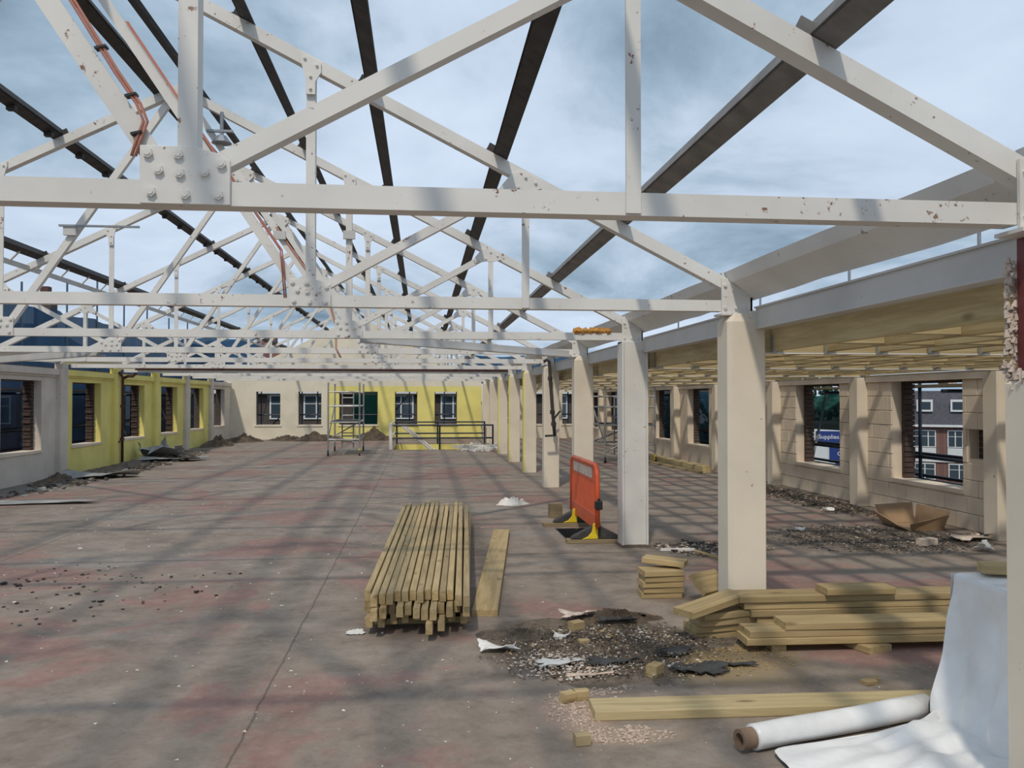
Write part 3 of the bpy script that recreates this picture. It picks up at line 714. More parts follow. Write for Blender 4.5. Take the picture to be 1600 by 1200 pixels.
for i in range(4):
    y = y0+.28+i*.30; MB().box(bx-.016, bx-.012, y, y+.27, z1-.165, z1-.045).build('reflector', 'reflect' if i % 2 == 0 else 'plaster', root)
MB().box(bx-.03, bx+.05, y0-.05, y0+.04, .40, .50).cyl((bx+.01, y0-.02, .50), (bx+.01, y0-.02, .53), .02, 8).build('coupling_clip', 'black', root, bevel=.012)
for yy, nm in ((y0+.12, 0), (y1-.22, 1)):
    f = MB().prism([(bx-.30, yy-.05, .048), (bx+.32, yy-.05, .048), (bx+.27, yy-.05, .085), (bx+.04, yy-.05, .20), (bx-.04, yy-.05, .20), (bx-.27, yy-.05, .085)], (0, .10, 0)).build('foot', 'rubber', root, bevel=.01)
    MB().prism([(bx-.17, yy-.058, .05), (bx+.02, yy-.058, .05), (bx+.02, yy-.058, .23), (bx-.035, yy-.058, .23), (bx-.055, yy-.058, .13), (bx-.10, yy-.058, .08)], (0, .03, 0)).build('foot_clip', 'yplastic', f, bevel=.006)
tag(root, 'orange plastic safety barrier with yellow and black feet', 'barrier')
tb('plank', 'plank under the near foot of the orange barrier', 'plank', 2.04, 9.62, 0, .76, .13, .047, -.04, mat='pad')
tb('plank', 'plank under the far foot of the orange barrier', 'plank', 1.95, 10.92, 0, .76, .13, .047, .0, mat='pad')
tb('wood_block', 'timber block behind the far end of the barrier', 'wood block', 1.86, 11.7, 0, .18, .1, .2, .2, mat='pad')

# ---------------------------------------------------------------- scaffold towers
def tower(x, y, w, d, h, rz, label, cat='scaffold tower', lad=True):
    root = empty('scaffold_tower', (x, y, 0)); tu = .025
    X = (-w/2, w/2); Y = (-d/2, d/2)
    def loc(p): c, s = math.cos(rz), math.sin(rz); return (x+p[0]*c-p[1]*s, y+p[0]*s+p[1]*c, p[2])
    def tubeo(nm, a, b, r=tu, mat='alu', par=root): return MB().cyl(loc(a), loc(b), r, 8).build(nm, mat, par, smooth=False)
    for i, xx in enumerate(X):
        for yy in Y:
            tubeo('leg', (xx, yy, .20), (xx, yy, h))
            c = MB().cyl(loc((xx-.02, yy, .085)), loc((xx+.02, yy, .085)), .085, 14).build('castor', 'rubber', root)
            MB().cyl(loc((xx-.028, yy, .085)), loc((xx+.028, yy, .085)), .04, 10).bar(loc((xx, yy, .10)), loc((xx, yy, .21)), .05, .07, (1, 0, 0)).build('castor_bracket', 'yplastic' if (xx > 0 and yy < 0) else 'galv', c)
    for yy in Y:
        for z in (.48, .98, 1.45, h-.27): tubeo('rail', (X[0], yy, z), (X[1], yy, z), .022)
    for xx in X:
        for z in (.48, .98, 1.45): tubeo('rail', (xx, Y[0], z), (xx, Y[1], z), .02)
    tubeo('brace', (X[0], Y[0], .5), (X[0], Y[1], 1.5), .02, 'galv'); tubeo('brace', (X[0]+.02, Y[1], .5), (X[1], Y[1], 1.0), .02, 'galv')
    for xx in X: tubeo('knee_brace', (xx, Y[0], .28), (xx*.45, Y[0], .46), .018)
    MB().prism([loc((X[0]+.12, Y[0]+.05, .985)), loc((X[1]-.05, Y[0]+.05, .985)), loc((X[1]-.05, Y[1]-.1, .985)), loc((X[0]+.12, Y[1]-.1, .985))], (0, 0, .04)).build('deck', 'rubber', root)
    if lad:
        lx = (-.14*w/.9, .20*w/.9)
        for xx in lx: tubeo('ladder_stile', (xx, 0.1, .17), (xx, .1, h-.27), .02)
        for i in range(6): tubeo('ladder_rung', (lx[0], .1, .35+i*.27), (lx[1], .1, .35+i*.27), .016)
    return tag(root, label, cat)
tower(-2.30, 26.1, .90, 2.35, 2.14, .02, 'wheeled aluminium scaffold tower before the yellow far wall')
tower(5.35, 22.1, 1.35, 1.3, 2.0, .05, 'aluminium scaffold tower standing in the right aisle')

# ---------------------------------------------------------------- stairwell railing
root = empty('stair_railing', (.6, 29.5, 0)); a, b, c, d = -1.02, 2.32, 27.72, 31.5
def rt(nm, p, q_, r, m): return MB().cyl(p, q_, r, 8).build(nm, m, root)
for yy in (c, d):
    for z in (.80, .38): rt('rail', (a, yy, z), (b, yy, z), .028, 'bluetube')
    for xx in (.57,): rt('post', (xx, yy, 0), (xx, yy, .82), .03, 'bluetube')
rt('post', (b, c, 0), (b, c, .82), .03, 'bluetube'); rt('post', (b, d, 0), (b, d, .82), .03, 'bluetube'); rt('post', (a+.08, d, 0), (a+.08, d, .82), .03, 'bluetube')
MB().box(a-.06, a+.05, c-.06, c+.05, 0, .86).build('newel_post', 'white', root, bevel=.01)
for z in (.84, .42): rt('rail', (a, c, z), (a, d, z), .03, 'white')
for dx in (0, .10): rt('handrail', (a+.30+dx, c+.02, .82), (a+1.32+dx, c+.05, -.02), .035, 'white')
tag(root, 'dark blue tube railing with white handrail around the stairwell', 'railing')

# ---------------------------------------------------------------- pipes and cables
root = empty('downpipe', (XL+.17, 22.2, 0)); x = XL+.17
MB().tube([(x, 22.3, .0), (x, 22.3, 2.12), (x+.02, 22.22, 2.22), (x-.02, 22.12, 2.34)], .035, 8).build('pipe', 'rustpipe', root, smooth=True)
MB().tube([(x, 22.3, 2.18), (x+.12, 22.3, 2.24), (x+.26, 22.26, 2.24), (x+.33, 22.24, 2.30), (x+.36, 22.2, 2.43)], .035, 8).build('elbow', 'rustpipe', root, smooth=True)
for z in (.62, 1.45): MB().cyl((x, 22.3, z), (x, 22.3, z+.06), .05, 8).box(x-.12, x, 22.28, 22.32, z+.01, z+.05).build('bracket', 'rustpipe', root)
rt2 = MB().cyl((x, 22.3, .62), (x-.03, 22.14, .58), .02, 6).build('tap', 'rustpipe', root)
tag(root, 'rusty red downpipe on the yellow left wall pilaster', 'pipe')
tag(MB().tube([(-7.2, 22.12, 2.43), (-2, 22.12, 2.425), (2.25, 22.12, 2.42)], .035, 8).build('sprinkler_pipe', 'rustpipe', smooth=True), 'dark red pipe running across under the seventh truss', 'pipe')
root = empty('hanging_pipe', (2.40, 15.5, 1.0))
MB().tube([(2.27, 15.66, 2.37), (2.33, 15.65, 2.40), (2.375, 15.64, 2.37), (2.385, 15.60, 2.05), (2.41, 15.50, 1.45), (2.44, 15.42, .99)], .03, 8).build('pipe', 'dark', root, smooth=True)
for z, x, yy in ((2.05, 2.385, 15.6), (1.42, 2.41, 15.5), (1.20, 2.425, 15.46)): MB().cyl((x, yy, z-.035), (x, yy, z+.035), .045, 8).build('coupling', 'dark', root)
MB().cyl((2.415, 15.49, 1.27), (2.55, 15.45, 1.44), .018, 6).build('lever', 'dark', root); MB().cyl((2.26, 15.42, .98), (2.46, 15.42, .99), .02, 6).build('outlet', 'dark', root)
tag(root, 'dark pipe with valve hanging before a cream column', 'pipe')
def cable(pts, label, r=.008, ties=()):
    root = empty('cable', pts[0])
    for dx in (0, .013): MB().tube([(a_+dx, b_-.004, c_) for a_, b_, c_ in pts], r, 6).build('strand', 'redcable', root, smooth=True)
    for (x_, y_, z_) in ties: MB().bar((x_-.012, y_, z_-.006), (x_+.026, y_, z_+.004), .008, .03, (0, 0, 1)).build('cable_tie', 'black', root)
    tag(root, label, 'cable')
y = T(1)+.004
cable([(-2.3, y, 4.75), (-1.6, y, 3.62), (-1.19, y, 3.02), (-1.05, y, 2.79), (-.975, y, 2.68), (-.952, y, 2.62), (-.975, y, 2.555), (-.99, y, 2.50)], 'red cables tied along the nearest truss diagonal', .0058, [(-1.10, y, 2.87), (-1.0, y, 2.71), (-.98, y, 2.58)])
y = T(2)+.004
cable([(-2.1, y, 4.35), (-1.4, y, 3.3), (-1.02, y, 2.74), (-.99, y, 2.4)], 'red cables tied along the second truss diagonal', .0058)
y = T(3)+.004
cable([(-1.6, y, 3.55), (-1.02, y, 2.72), (-.95, y, 2.45), (-.95, y, 2.22), (-.90, y, 2.12)], 'red cable hanging below the third truss', .005)
# light brackets on the trusses
def fitting(x, y, z, label, bar=True):
    root = empty('light_bracket', (x, y, z)); MB().box(x-.06, x+.07, y-.06, y-.02, z-.09, z).build('box', 'beam', root)
    if bar: MB().box(x-.10, x+.72, y-.075, y-.045, z, z+.02).build('arm', 'galv', root)
    tag(root, label, 'bracket')
fitting(-3.74, T(3)+.03, 3.50, 'grey bracket with a long arm on the third truss at left')
fitting(-1.56, T(3)+.03, 3.50, 'small grey box bracket on the third truss diagonal', False)
fitting(-.81, T(3)+.03, 3.52, 'small grey box bracket on the third truss upright', False)
root = empty('floodlight', (-2.17, T(3), 4.45)); MB().cyl((-2.17, T(3)-.03, 4.78), (-2.17, T(3)-.03, 4.52), .02, 8).cyl((-2.17, T(3)-.03, 4.52), (-2.17, T(3)-.03, 4.44), .05, 10, .11).build('lamp_head', 'galv', root); MB().box(-2.33, -2.05, T(3)-.05, T(3)-.01, 4.56, 4.585).build('arm', 'galv', root)
tag(root, 'small grey lamp hanging from a truss near the ridge', 'lamp')
mb = MB(); q = random.Random(2)
for i in range(70):
    x = q.uniform(1.72, 2.12); mb.cyl((x, T(3)-.02+q.uniform(0, .07), Z0+.085), (x+q.uniform(-.03, .03), T(3)+.03, Z0+.10+q.uniform(.0, .045)), .03, 5, .012)
tag(mb.build('insulation_scrap', 'insul'), 'orange scrap of mineral wool lying on the third truss', 'insulation')

root = empty('corner_pipe', (2.5, 34.95, 0)); MB().cyl((2.52, 34.95, 0), (2.52, 34.95, 2.3), .06, 12).build('pipe', 'white', root, smooth=True)
for z in (.5, 1.5): MB().box(2.44, 2.60, 34.95, 35.19, z, z+.04).build('bracket', 'galv', root)
MB().box(2.62, 2.70, 35.05, 35.19, 0, 2.3).build('backing_strip', 'bluetube', root)
tag(root, 'white vertical pipe in the far corner beside the stairwell', 'pipe')
q = random.Random(77)
for i in range(7):
    o = board('stone_block', 7.72+.1*(i % 3), 9.9+.3*i+q.uniform(-.05, .05), 1.885, q.uniform(.2, .34), .16, q.uniform(.07, .15), q.uniform(0, 3), mat='plaster', bevel=.02)
    tag(o, '%s pale broken block along the scaffold boards outside the near right window' % ORD[i], 'stone', 'broken blocks on the right scaffold')
# ---------------------------------------------------------------- debris
def chips(name, label, cat, cx, cy, rx, ry, n, smin, smax, mat, seed, z=0., mound=0.):
    q = random.Random(seed); mb = MB()
    for i in range(n):
        g = q.uniform(0, 6.283); r = math.sqrt(q.random())*q.uniform(.6, 1.05); x = clx(cx+rx*r*math.cos(g)); y = cy+ry*r*math.sin(g)
        s = q.uniform(smin, smax)*(1 if q.random() < .9 else 1.7); h = s*q.uniform(.15, .5); a = q.uniform(0, 6.28); zb = z+mound*max(0, 1-r)
        p = [(x+s*math.cos(a+t)*q.uniform(.5, 1), y+s*math.sin(a+t)*q.uniform(.5, 1), zb+q.uniform(0, h*.4)) for t in (0, 2.1, 4.2)]
        mb.prism(p, (q.uniform(-.2, .2)*s, q.uniform(-.2, .2)*s, h), q.randrange(len(mat)) if isinstance(mat, tuple) else 0)
    return tag(mb.build(name, mat), label, cat, None, 'stuff')
def mound(name, label, cat, cx, cy, rx, ry, h, mat, seed, rz=0, n=26, kind=None, rough=1):
    q = random.Random(seed); ph = [(q.uniform(0, 6.28), q.uniform(0, 6.28), q.uniform(3, 11), q.uniform(3, 11)) for _ in range(7)]
    rows = []
    for i in range(n+1):
        r = i/n; row = []
        for j in range(n*2+1):
            g = 2*math.pi*(j % (n*2))/(n*2); e_ = 1+.22*math.sin(3*g+ph[0][0])+.12*math.sin(7*g+ph[1][0])
            u, v = r*e_*math.cos(g), r*e_*math.sin(g)
            z = (1-r)**.8*h*(.75+.25*math.sin(4*u+ph[2][0])*math.cos(5*v+ph[2][1]))
            for k, (a_, b_, f1, f2) in enumerate(ph): z += (1-r)*.09*h*math.sin(u*f1*2+a_)*math.cos(v*f2*2+b_)
            if 0 < r < 1: z += rough*q.uniform(-.09, .11)*h*(1-r*.6)
            x, y = rx*u, ry*v; row.append((clx(cx+x*math.cos(rz)-y*math.sin(rz)), cy+x*math.sin(rz)+y*math.cos(rz), max(z, 0)-.004 if r == 1 else max(.001, z)))
        rows.append(row)
    return tag(MB().grid(rows).build(name, mat), label, cat, None, kind)
def scrap(name, label, cat, cx, cy, L, w, rz, mat, seed, z=.012, curl=.05, thick=.006, n=10):
    q = random.Random(seed); rows = []; c, s = math.cos(rz), math.sin(rz); p1, p2 = q.uniform(0, 6), q.uniform(0, 6)
    for i in range(n+1):
        row = []; u = i/n*2-1; w0 = w*(1-.45*abs(u)**3)*q.uniform(.82, 1.1)
        for j in range(7):
            v = j/3-1; x = L/2*u*(1+.06*math.sin(4*v+p1)+(q.uniform(-.22, .1) if i in (0, n) else 0)); y = w0/2*v*(q.uniform(.62, 1.18) if j in (0, 6) else 1)
            row.append((clx(cx+x*c-y*s), cy+x*s+y*c, z+curl*(.5+.5*math.sin(2.2*u+1.7*v+p2))*(.4+.6*abs(v*u))+q.uniform(0, .004)))
        rows.append(row)
    return tag(MB().grid(rows).build(name, mat, solid=thick), label, cat)
mound('dirt_patch', 'low patch of dark dirt and debris in the middle foreground', 'debris', 1.2, 5.62, .78, .66, .045, 'dirt', 21, 0, 44, 'stuff', 5)
mound('dirt_heap', 'small dark heap at the back of the debris patch', 'debris', 1.45, 6.22, .34, .16, .09, 'soil', 22, 0, 26, 'stuff', 3)
mound('dirt_heap', 'crumbly brown heap at the left of the debris patch', 'debris', .72, 5.85, .26, .18, .075, 'dirt', 23, 0, 26, 'stuff', 3)
chips('plaster_chips', 'pale pink plaster chips strewn over the debris patch', 'chips', .92, 5.2, .42, .34, 1100, .004, .015, ('pinkchip', 'whitechip', 'pinkchip', 'dirt'), 31, .015, .02)
chips('grit', 'dark grit and white crumbs scattered around the debris patch', 'grit', 1.25, 5.5, .85, .75, 3600, .003, .013, ('darkchip', 'dirt', 'soil', 'whitechip', 'soil', 'dirt', 'soil', 'sawdust', 'dirt', 'soil', 'dirt', 'plaster'), 33, .006, .06)
chips('sawdust', 'yellow sawdust spread right of the debris patch', 'sawdust', 1.95, 5.3, .5, .38, 900, .004, .012, 'sawdust', 34)
chips('plaster_chips', 'pink chips beside the end of the foreground plank', 'chips', .80, 4.48, .17, .30, 500, .004, .013, 'pinkchip', 35)
chips('plaster_chips', 'pale chips in front of the foreground plank', 'chips', 1.0, 4.12, .28, .13, 320, .004, .014, 'pinkchip', 36)
chips('plaster_chips', 'pale chips behind the foreground plank', 'chips', .98, 4.75, .22, .08, 200, .004, .012, 'pinkchip', 37)
chips('grit', 'white specks scattered over the open floor', 'specks', -2.5, 9.5, 5.0, 6.5, 420, .006, .018, 'whitechip', 38)
chips('grit', 'white specks on the foreground floor', 'specks', 1.0, 4.4, 2.4, 1.6, 160, .003, .009, 'whitechip', 48)
chips('grit', 'black crumbs scattered on the left of the floor', 'crumbs', -3.3, 7.7, 1.9, 1.3, 140, .010, .028, 'darkchip', 39)
scrap('felt_strip', 'long grey felt strip in front of the debris patch', 'felt', 1.18, 5.16, .34, .10, .10, 'felt', 41, .03, .03)
scrap('felt_scrap', 'curled dark felt scrap at the right of the debris', 'felt', 1.63, 5.32, .27, .10, .35, 'felt', 42, .02, .06)
scrap('felt_scrap', 'large torn felt scrap lying by the block', 'felt', 1.68, 5.03, .36, .20, -.15, 'felt', 43, .01, .03)
scrap('felt_scrap', 'small pointed felt scrap farthest right of the debris', 'felt', 1.93, 5.10, .30, .07, -.15, 'felt', 44, .008, .02)
scrap('felt_scrap', 'bent felt slab at the back of the debris patch', 'felt', 1.42, 6.08, .30, .13, .0, 'felt', 45, .04, .04)
scrap('slate_scrap', 'brown flat fragment on the back heap', 'fragment', 1.16, 6.22, .26, .14, .2, 'plaster', 46, .05, .05)
scrap('paper_scrap', 'torn white paper at the left of the debris', 'paper', .50, 5.56, .28, .16, -.15, 'paper', 47, .01, .07, .003)
scrap('plaster_scrap', 'white plastered strip lying before the felt strip', 'fragment', .86, 5.18, .30, .12, .15, 'paper', 49, .03, .03)
scrap('paper_scrap', 'crumpled white scrap in the middle of the debris', 'paper', .96, 5.74, .13, .10, .4, 'paper', 50, .02, .06, .003)
scrap('plaster_scrap', 'pinkish plaster sliver at the front of the debris', 'fragment', 1.02, 4.98, .32, .05, .12, 'pinkchip', 51, .012, .02)
mound('litter_bag', 'crumpled white plastic bag on the open floor', 'bag', 1.42, 13.2, .27, .13, .13, 'paper', 52, .1, 7, rough=5)
scrap('litter_card', 'small white card at the front corner of the batten stack', 'card', -.47, 6.10, .13, .16, .1, 'paper', 53, .004, .004, .002)
tag(MB().bar((2.60, 9.02, .015), (2.98, 9.0, .015), .025, .03).build('plastic_strip', 'paper'), 'thin white strip lying beside the white stanchion', 'strip')
chips('grit', 'dark and pale rubble strewn beside the white stanchion', 'rubble', 3.25, 9.12, .7, .55, 800, .007, .032, ('darkchip', 'dirt', 'darkchip', 'plaster'), 54)
# right aisle
mound('rubble_bank', 'low bank of rubble along the foot of the right wall', 'rubble', 6.35, 13.6, .35, 2.4, .08, 'dirt', 61, kind='stuff')
chips('rubble', 'mixed rubble scattered before the near right window', 'rubble', 5.4, 9.6, 1.35, 1.1, 3200, .005, .021, ('darkchip', 'dirt', 'soil', 'dirt', 'dirt', 'soil', 'dirt', 'plaster'), 62)
chips('rubble', 'mixed rubble along the right wall', 'rubble', 6.3, 13.5, .45, 2.6, 1500, .007, .034, ('darkchip', 'dirt', 'soil', 'dirt', 'soil', 'dirt', 'plaster'), 64, 0, .07)
root = empty('cardboard_box', (6.42, 10.5, 0)); x, y = 6.36, 10.35
def quad(nm, p, m='card', th=.006): o = MB().add(p, [(0, 1, 2, 3)]).build(nm, m, root, solid=th); return o
quad('base', [(x-.25, y-.35, .01), (x+.22, y-.30, .01), (x+.20, y+.30, .01), (x-.22, y+.34, .01)])
quad('side', [(x-.25, y-.35, .01), (x+.22, y-.30, .01), (x+.26, y-.36, .20), (x-.30, y-.42, .10)])
quad('side', [(x+.22, y-.30, .01), (x+.20, y+.30, .01), (x+.26, y+.33, .26), (x+.28, y-.34, .24)])
quad('side', [(x-.25, y-.35, .01), (x-.22, y+.34, .01), (x-.33, y+.40, .18), (x-.33, y-.2, .06)])
quad('flap', [(x+.20, y+.30, .01), (x-.22, y+.34, .01), (x-.28, y+.45, .24), (x+.24, y+.42, .27)])
tag(root, 'collapsed brown cardboard box by the right wall', 'box')
scrap('board_scrap', 'broken pale board scraps in the right corner', 'fragment', 6.45, 9.35, .6, .4, .4, 'plaster', 66, .02, .08)
scrap('litter', 'pale blue plastic litter near the right column', 'litter', 6.1, 8.62, .22, .18, .2, 'paper', 67, .02, .10)
o = board('brick_lump', 5.72, 9.05, 0, .22, .11, .08, .3, mat='plaster'); tag(o, 'grey brick lying in the right aisle rubble', 'brick')
scrap('litter', 'small white carton on the right aisle floor', 'litter', 5.95, 11.85, .2, .12, .1, 'paper', 68, .02, .06)
scrap('litter', 'white scrap near the rubble in the right aisle', 'litter', 4.75, 10.2, .14, .1, .3, 'paper', 69, .01, .05)
# left wall debris
for i, (x, y, rx, ry, h, m) in enumerate(((-7.35, 17.9, .35, .9, .16, 'soil'), (-7.35, 22, .4, 1.6, .12, 'dirt'), (-7.3, 26.2, .5, 1.6, .16, 'dirt'), (-7.2, 30.8, .45, 1.2, .40, 'soil'), (-7.3, 20, .5, 1.5, .10, 'dirt'))):
    mound('rubble_heap', ('dark rubble heap by the first cream pilaster', 'grey rubble at the foot of the downpipe', 'grey rubble behind the bent sheet', 'dark soil heap by the farther left windows', 'grey rubble under the first yellow window')[i], 'rubble', x, y, rx, ry, h, m, 70+i, kind='stuff')
chips('rubble', 'rubble strewn along the left wall', 'rubble', -6.95, 21.5, .65, 7, 1500, .015, .07, ('dirt', 'sheetmetal', 'dirt', 'darkchip'), 76)
scrap('metal_sheet', 'flat grey sheet lying on the floor at the far left edge', 'sheet', -6.15, 14.1, 2.0, .42, .06, 'sheetmetal', 78, .02, .03)
scrap('metal_sheet', 'grey sheet lying by the first yellow window', 'sheet', -6.75, 18.6, 1.5, .9, .35, 'sheetmetal', 79, .03, .16)
scrap('metal_sheet', 'bent grey sheet standing up beyond the downpipe', 'sheet', -7.25, 24.2, 1.5, 1.1, 1.2, 'sheetmetal', 80, .05, .62)
scrap('metal_sheet', 'flat grey sheet beyond the downpipe', 'sheet', -6.7, 23.4, 1.8, .9, .2, 'sheetmetal', 81, .04, .12)
# far wall heaps
for i, (x, y, rx, ry, h) in enumerate(((-4.2, 34.2, 1.1, .6, .36), (-5.35, 34.4, .8, .5, .24), (-2.0, 34.2, .75, .6, .52), (-6.9, 33.6, .7, .8, .30))):
    mound('soil_heap', ('long soil heap under the second far window', 'low soil heap left of the scaffold tower', 'tall soil heap right of the scaffold tower', 'soil heap in the far left corner')[i], 'soil heap', x, y, rx, ry, h, 'soil', 90+i, kind='stuff')
mb = MB(); q = random.Random(9)
for i in range(70):
    x, y, g, L = 1.75+q.gauss(0, .25), 27.1+q.gauss(0, .22), q.uniform(0, 3.14), q.uniform(.15, .5); z = q.uniform(.01, .16)
    mb.bar((x-L*math.cos(g), y-L*math.sin(g), max(.015, z+q.uniform(-.08, .08))), (x+L*math.cos(g), y+L*math.sin(g), max(.015, z+q.uniform(-.08, .08))), .05, .012)
tag(mb.build('strip_pile', 'paper'), 'tangled pile of white strips beside the stairwell', 'debris', None, 'stuff')

# ---------------------------------------------------------------- scaffolding and netting outside
def scaffold(x0, x1, ys, ztop, label, zs=(-.9, 1.0, .55), board_z=1.86, along='y', tube='scaf'):
    root = empty('scaffold', (x0, ys[0], -5)); P = (lambda a_, b_, z: (a_, b_, z)) if along == 'y' else (lambda a_, b_, z: (b_, a_, z))
    for i, y in enumerate(ys):
        zt = ztop[i % len(ztop)]
        MB().cyl(P(x1, y, -5), P(x1, y, zt), .026, 8).build('standard', tube, root)
        MB().cyl(P(x0, y+.75, -5), P(x0, y+.75, 2.05 if x0 != 7.45 else 1.98), .026, 8).build('standard', 'bluetube', root)
        MB().cyl(P(x0-.1*(1 if x1 > x0 else -1), y+.06, board_z-.08), P(x1, y+.06, board_z-.08), .026, 8).build('transom', 'bluetube', root)
    for z in zs:
        for xx in (x0, x1): MB().cyl(P(xx, ys[0]-1, z), P(xx, ys[-1]+1, z), .026, 8).build('ledger', 'bluetube', root)
    for i in range(3):
        a_ = x0+(x1-x0)*(.15+.3*i)
        MB().box(*(sorted((a_-.11, a_+.11))+[ys[0]-1, ys[-1]+1] if along == 'y' else [ys[0]-1, ys[-1]+1]+sorted((a_-.11, a_+.11))), board_z-.02, board_z+.02).build('scaffold_board', 'pad', root)
    for i in range(0, len(ys)-1, 2):
        MB().cyl(P(x1, ys[i], -.6), P(x1, ys[i+1], 1.9), .026, 8).build('brace', 'bluetube', root)
        MB().cyl(P(x0, ys[i]+.7, .3), P(x1, ys[i]+.9, 1.8), .026, 8).build('brace', 'galv', root)
    return tag(root, label, 'scaffold')
scaffold(-8.5, -9.2, [12.6, 14.6, 16.6, 18.6, 20.44, 22.93, 24.96, 27.13, 29.32, 31.76, 34.2], [4.3, 4.6, 4.4, 4.6, 4.37, 4.75, 5.05, 4.61, 4.85, 4.61, 4.72], 'tube scaffold standing outside the left wall')
scaffold(7.45, 7.9, [8.0, 11.18, 14.85, 18.99, 25.35, 30.5], [4.2], 'tube scaffold standing outside the right wall', zs=(-.9, .80, .46), tube='galv')
scaffold(YF+.6, YF+1.4, [-7.4, -5.1, -2.6, -.55, .95, 3.3, 5.5], [2.1], 'tube scaffold standing outside the far wall', along='x')
def netting(pts, z0, z1, label, mat='net', seed=1, along='y', x=-9.3):
    q = random.Random(seed); rows = []
    n = 60; a_, b_ = pts
    for i in range(n+1):
        u = a_+(b_-a_)*i/n; row = []
        for j in range(9):
            z = z0+(z1-z0)*j/8; o_ = .05*math.sin(u*2.1+j*.7)+.04*math.sin(u*5.3+j)
            zz_ = z-(.08*abs(math.sin(u*1.4)) if j == 8 else 0)
            row.append((x+o_, u, zz_) if along == 'y' else (u, x+o_, zz_))
        rows.append(row)
    return tag(MB().grid(rows).build('debris_netting', mat), label, 'netting')
netting((11, 37), -5, 3.95, 'blue debris netting hung on the left scaffold')
netting((20, 37), -5, 3.2, 'blue debris netting at the far end of the right side', x=8.02, seed=3)
netting((14.9, 19.5), 1.05, 1.80, 'green debris netting on the right scaffold', 'greennet', x=8.02, seed=4)
netting((-3.0, -1.2), -5, 2.1, 'green debris netting behind the wide far window', 'greennet', along='x', x=YF+1.6, seed=5)
netting((-10.2, -7), 2.2, 4.3, 'blue netting at the far left corner', along='x', x=YF+1.8, seed=6)
netting((1.5, 8.4), 2.2, 3.6, 'blue netting above the far right end', along='x', x=YF+1.8, seed=7)

# ---------------------------------------------------------------- neighbouring buildings
def house(name, label, cx, cy, rz, w, d, zb, ze, zrf, wall, roof, wins, dorm=(), hip=1.5):
    root = empty(name, (cx, cy, zb)); c, s = math.cos(rz), math.sin(rz)
    L = lambda x, y, z: (cx+x*c-y*s, cy+x*s+y*c, z)
    def bx_(nm, x0, x1, y0, y1, z0, z1, m, par=root):
        mb = MB().add([L(x0,y0,z0),L(x1,y0,z0),L(x1,y1,z0),L(x0,y1,z0),L(x0,y0,z1),L(x1,y0,z1),L(x1,y1,z1),L(x0,y1,z1)], [(0,3,2,1),(4,5,6,7),(0,1,5,4),(1,2,6,5),(2,3,7,6),(3,0,4,7)])
        return mb.build(nm, m, par)
    bx_('walls', -w/2, w/2, 0, d, zb, ze, wall)
    if zrf > ze:
        v = [L(-w/2-.3, -.3, ze), L(w/2+.3, -.3, ze), L(w/2+.3, d+.3, ze), L(-w/2-.3, d+.3, ze), L(-w/2+hip, hip, zrf), L(w/2-hip, hip, zrf), L(w/2-hip, d-hip, zrf), L(-w/2+hip, d-hip, zrf)]
        MB().add(v, [(3,2,1,0),(4,5,6,7),(0,1,5,4),(1,2,6,5),(2,3,7,6),(3,0,4,7)]).build('roof', roof, root)
        bx_('eaves_board', -w/2-.35, w/2+.35, -.38, -.28, ze-.12, ze+.06, 'winframe')
    for (x, z, ww, hh) in wins:
        o = bx_('window', x-ww/2, x+ww/2, -.06, .05, z, z+hh, 'winframe')
        n = 2 if ww < 1.6 else 3; pw = (ww-.08*(n+1))/n
        for i in range(n):
            xa = x-ww/2+.08+i*(pw+.08)
            bx_('pane', xa, xa+pw, -.075, -.05, z+.08, z+hh*.62, 'glass', o); bx_('pane', xa, xa+pw, -.075, -.05, z+hh*.66, z+hh-.08, 'glass', o)
    for (x, z, ww, hh) in dorm:
        o = bx_('dormer', x-ww/2, x+ww/2, .1, hip, z, z+hh, 'winframe'); bx_('pane', x-ww/2+.14, x+ww/2-.14, .08, .12, z+.16, z+hh-.18, 'glass', o)
    return root, bx_, L
xs = [-7.2+2.4*k for k in range(7)]
r_, bx_, L = house('terrace_house', '', 43.5, 60, -.62, 18, 9, -5, -.43, 2.3, 'redbrick', 'slate',
    [(x, -2.15, 1.6, 1.35) for x in xs]+[(x, -4.7, 1.5, 1.3) for x in xs], [(x, .65, 1.15, .95) for x in xs], 1.3)
for x in xs: bx_('spandrel', x-.8, x+.8, -.05, .05, -3.0, -2.2, 'bwhite')
bx_('string_course', -9.1, 9.1, -.12, 0, -3.3, -3.1, 'bwhite')
tag(r_, 'terrace house with dark mansard roof and white dormers beyond the near right window', 'house')
r_, bx_, L = house('shop_building', '', 22.2, 45, -.48, 9, 8, -5, .25, .25, 'bwhite', 'slate', [])
sg = bx_('sign_board', -.26, 1.08, -.12, 0, -.76, -.14, 'signblue'); sg2 = bx_('sign_board', .45, 3.0, -.12, 0, -1.75, -.95, 'signblue'); sg3 = bx_('sign_board', .75, 3.4, -.14, 0, -2.25, -1.9, 'signblue')
def text(body, size, x, z, par, rz=-.48):
    cu = bpy.data.curves.new('lettering', 'FONT'); cu.body = body; cu.size = size; cu.extrude = .004
    t = bpy.data.objects.new('lettering_source', cu); COL.objects.link(t)
    bpy.context.view_layer.update()
    me = bpy.data.meshes.new_from_object(t.evaluated_get(bpy.context.evaluated_depsgraph_get())); me.materials.clear(); me.materials.append(M['signwhite'])
    bpy.data.objects.remove(t)
    o = bpy.data.objects.new('lettering', me); COL.objects.link(o); o.rotation_euler = (math.pi/2, 0, rz); o.location = L(x, -.135, z)
    o.parent = par; o.matrix_parent_inverse = Matrix.Translation(-par.location-(par.parent.location*0))
    return o
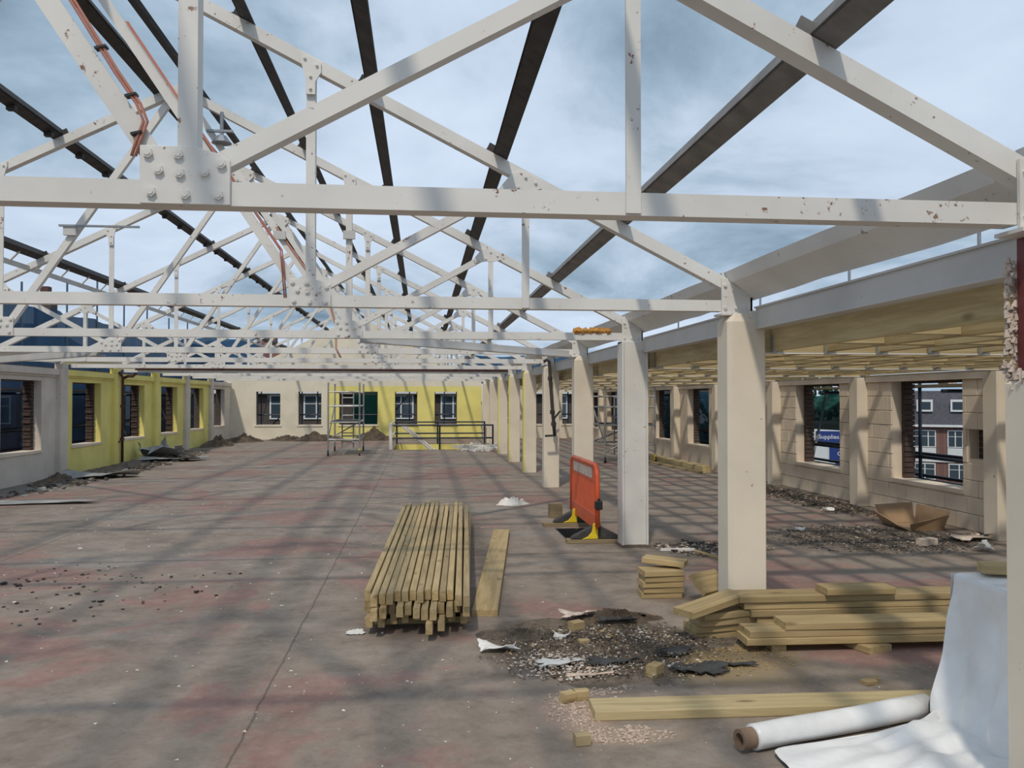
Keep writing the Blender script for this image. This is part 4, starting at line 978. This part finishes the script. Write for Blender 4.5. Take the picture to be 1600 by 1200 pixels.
text('Supplies', .335, -.13, -.56, sg); text('Cent', .30, .85, -1.48, sg2)
tag(r_, 'white shop building with blue signs beyond the second right window', 'building')
for i, (x, y, h, rr) in enumerate(((21, 60, 9.0, 3.6), (29, 60, 9.2, 3.6))):
    root = empty('tree', (x, y, -5)); MB().cyl((x, y, -5), (x, y, -5+h*.6), .25, 8, .12).build('trunk', 'soil', root)
    q = random.Random(i+200); mb = MB()
    for k in range(900):
        g, b_ = q.uniform(0, 6.28), q.uniform(-1, 1); r = rr*(q.uniform(.75, 1.05)); s = q.uniform(.2, .5)
        c = Vector((x+r*math.cos(g)*math.sqrt(1-b_*b_), y+r*math.sin(g)*math.sqrt(1-b_*b_), -5+h*.55+h*.42*b_))
        u = Vector((q.gauss(0, 1), q.gauss(0, 1), q.gauss(0, 1))).normalized()*s; w = u.orthogonal().normalized()*s
        mb.add([c+u, c+w, c-u, c-w], [(0, 1, 2, 3)])
    o = mb.build('foliage', 'green', root); o['kind'] = 'stuff'
    tag(root, ('left tree behind the white shop', 'right tree behind the white shop')[i], 'tree')
r_, _, _ = house('brick_house', '', 0, 44, 0, 24, 8, -5, 2.05, 2.9, 'brick', 'slate', [(x, z, 1.3, 1.25) for x in (-7.1, -5.4, -1.1, 1.6, 4.0, 7.0, 9.6) for z in (.62, -2.6)], (), 2.5)
tag(r_, 'brick house with white windows seen through the far windows', 'house')
r_, bx_, _ = house('gabled_house', '', -12.5, 56, 0, 9, 8, -5, 3.6, 5.6, 'redbrick', 'redroof', [(-2, .5, 1.3, 1.3), (2, .5, 1.3, 1.3)], (), 2.6)
bx_('chimney', 1.6, 2.4, 3.5, 4.3, 4.6, 6.3, 'redbrick'); tag(r_, 'house with red brown roof behind the far left corner', 'house')
r_, bx_, _ = house('chimney_house', '', -21.5, 41, 0, 10, 8, -5, 3.0, 5.4, 'redbrick', 'slate', [(-2, .5, 1.3, 1.3), (2, .5, 1.3, 1.3)], (), 2.8)
bx_('chimney', 2.1, 2.9, 3.4, 4.2, 4.6, 6.9, 'brick'); bx_('chimney_pot', 2.3, 2.7, 3.6, 4.0, 6.9, 7.35, 'rustpipe'); tag(r_, 'slate roofed house with tall dark chimney at the left edge', 'house')
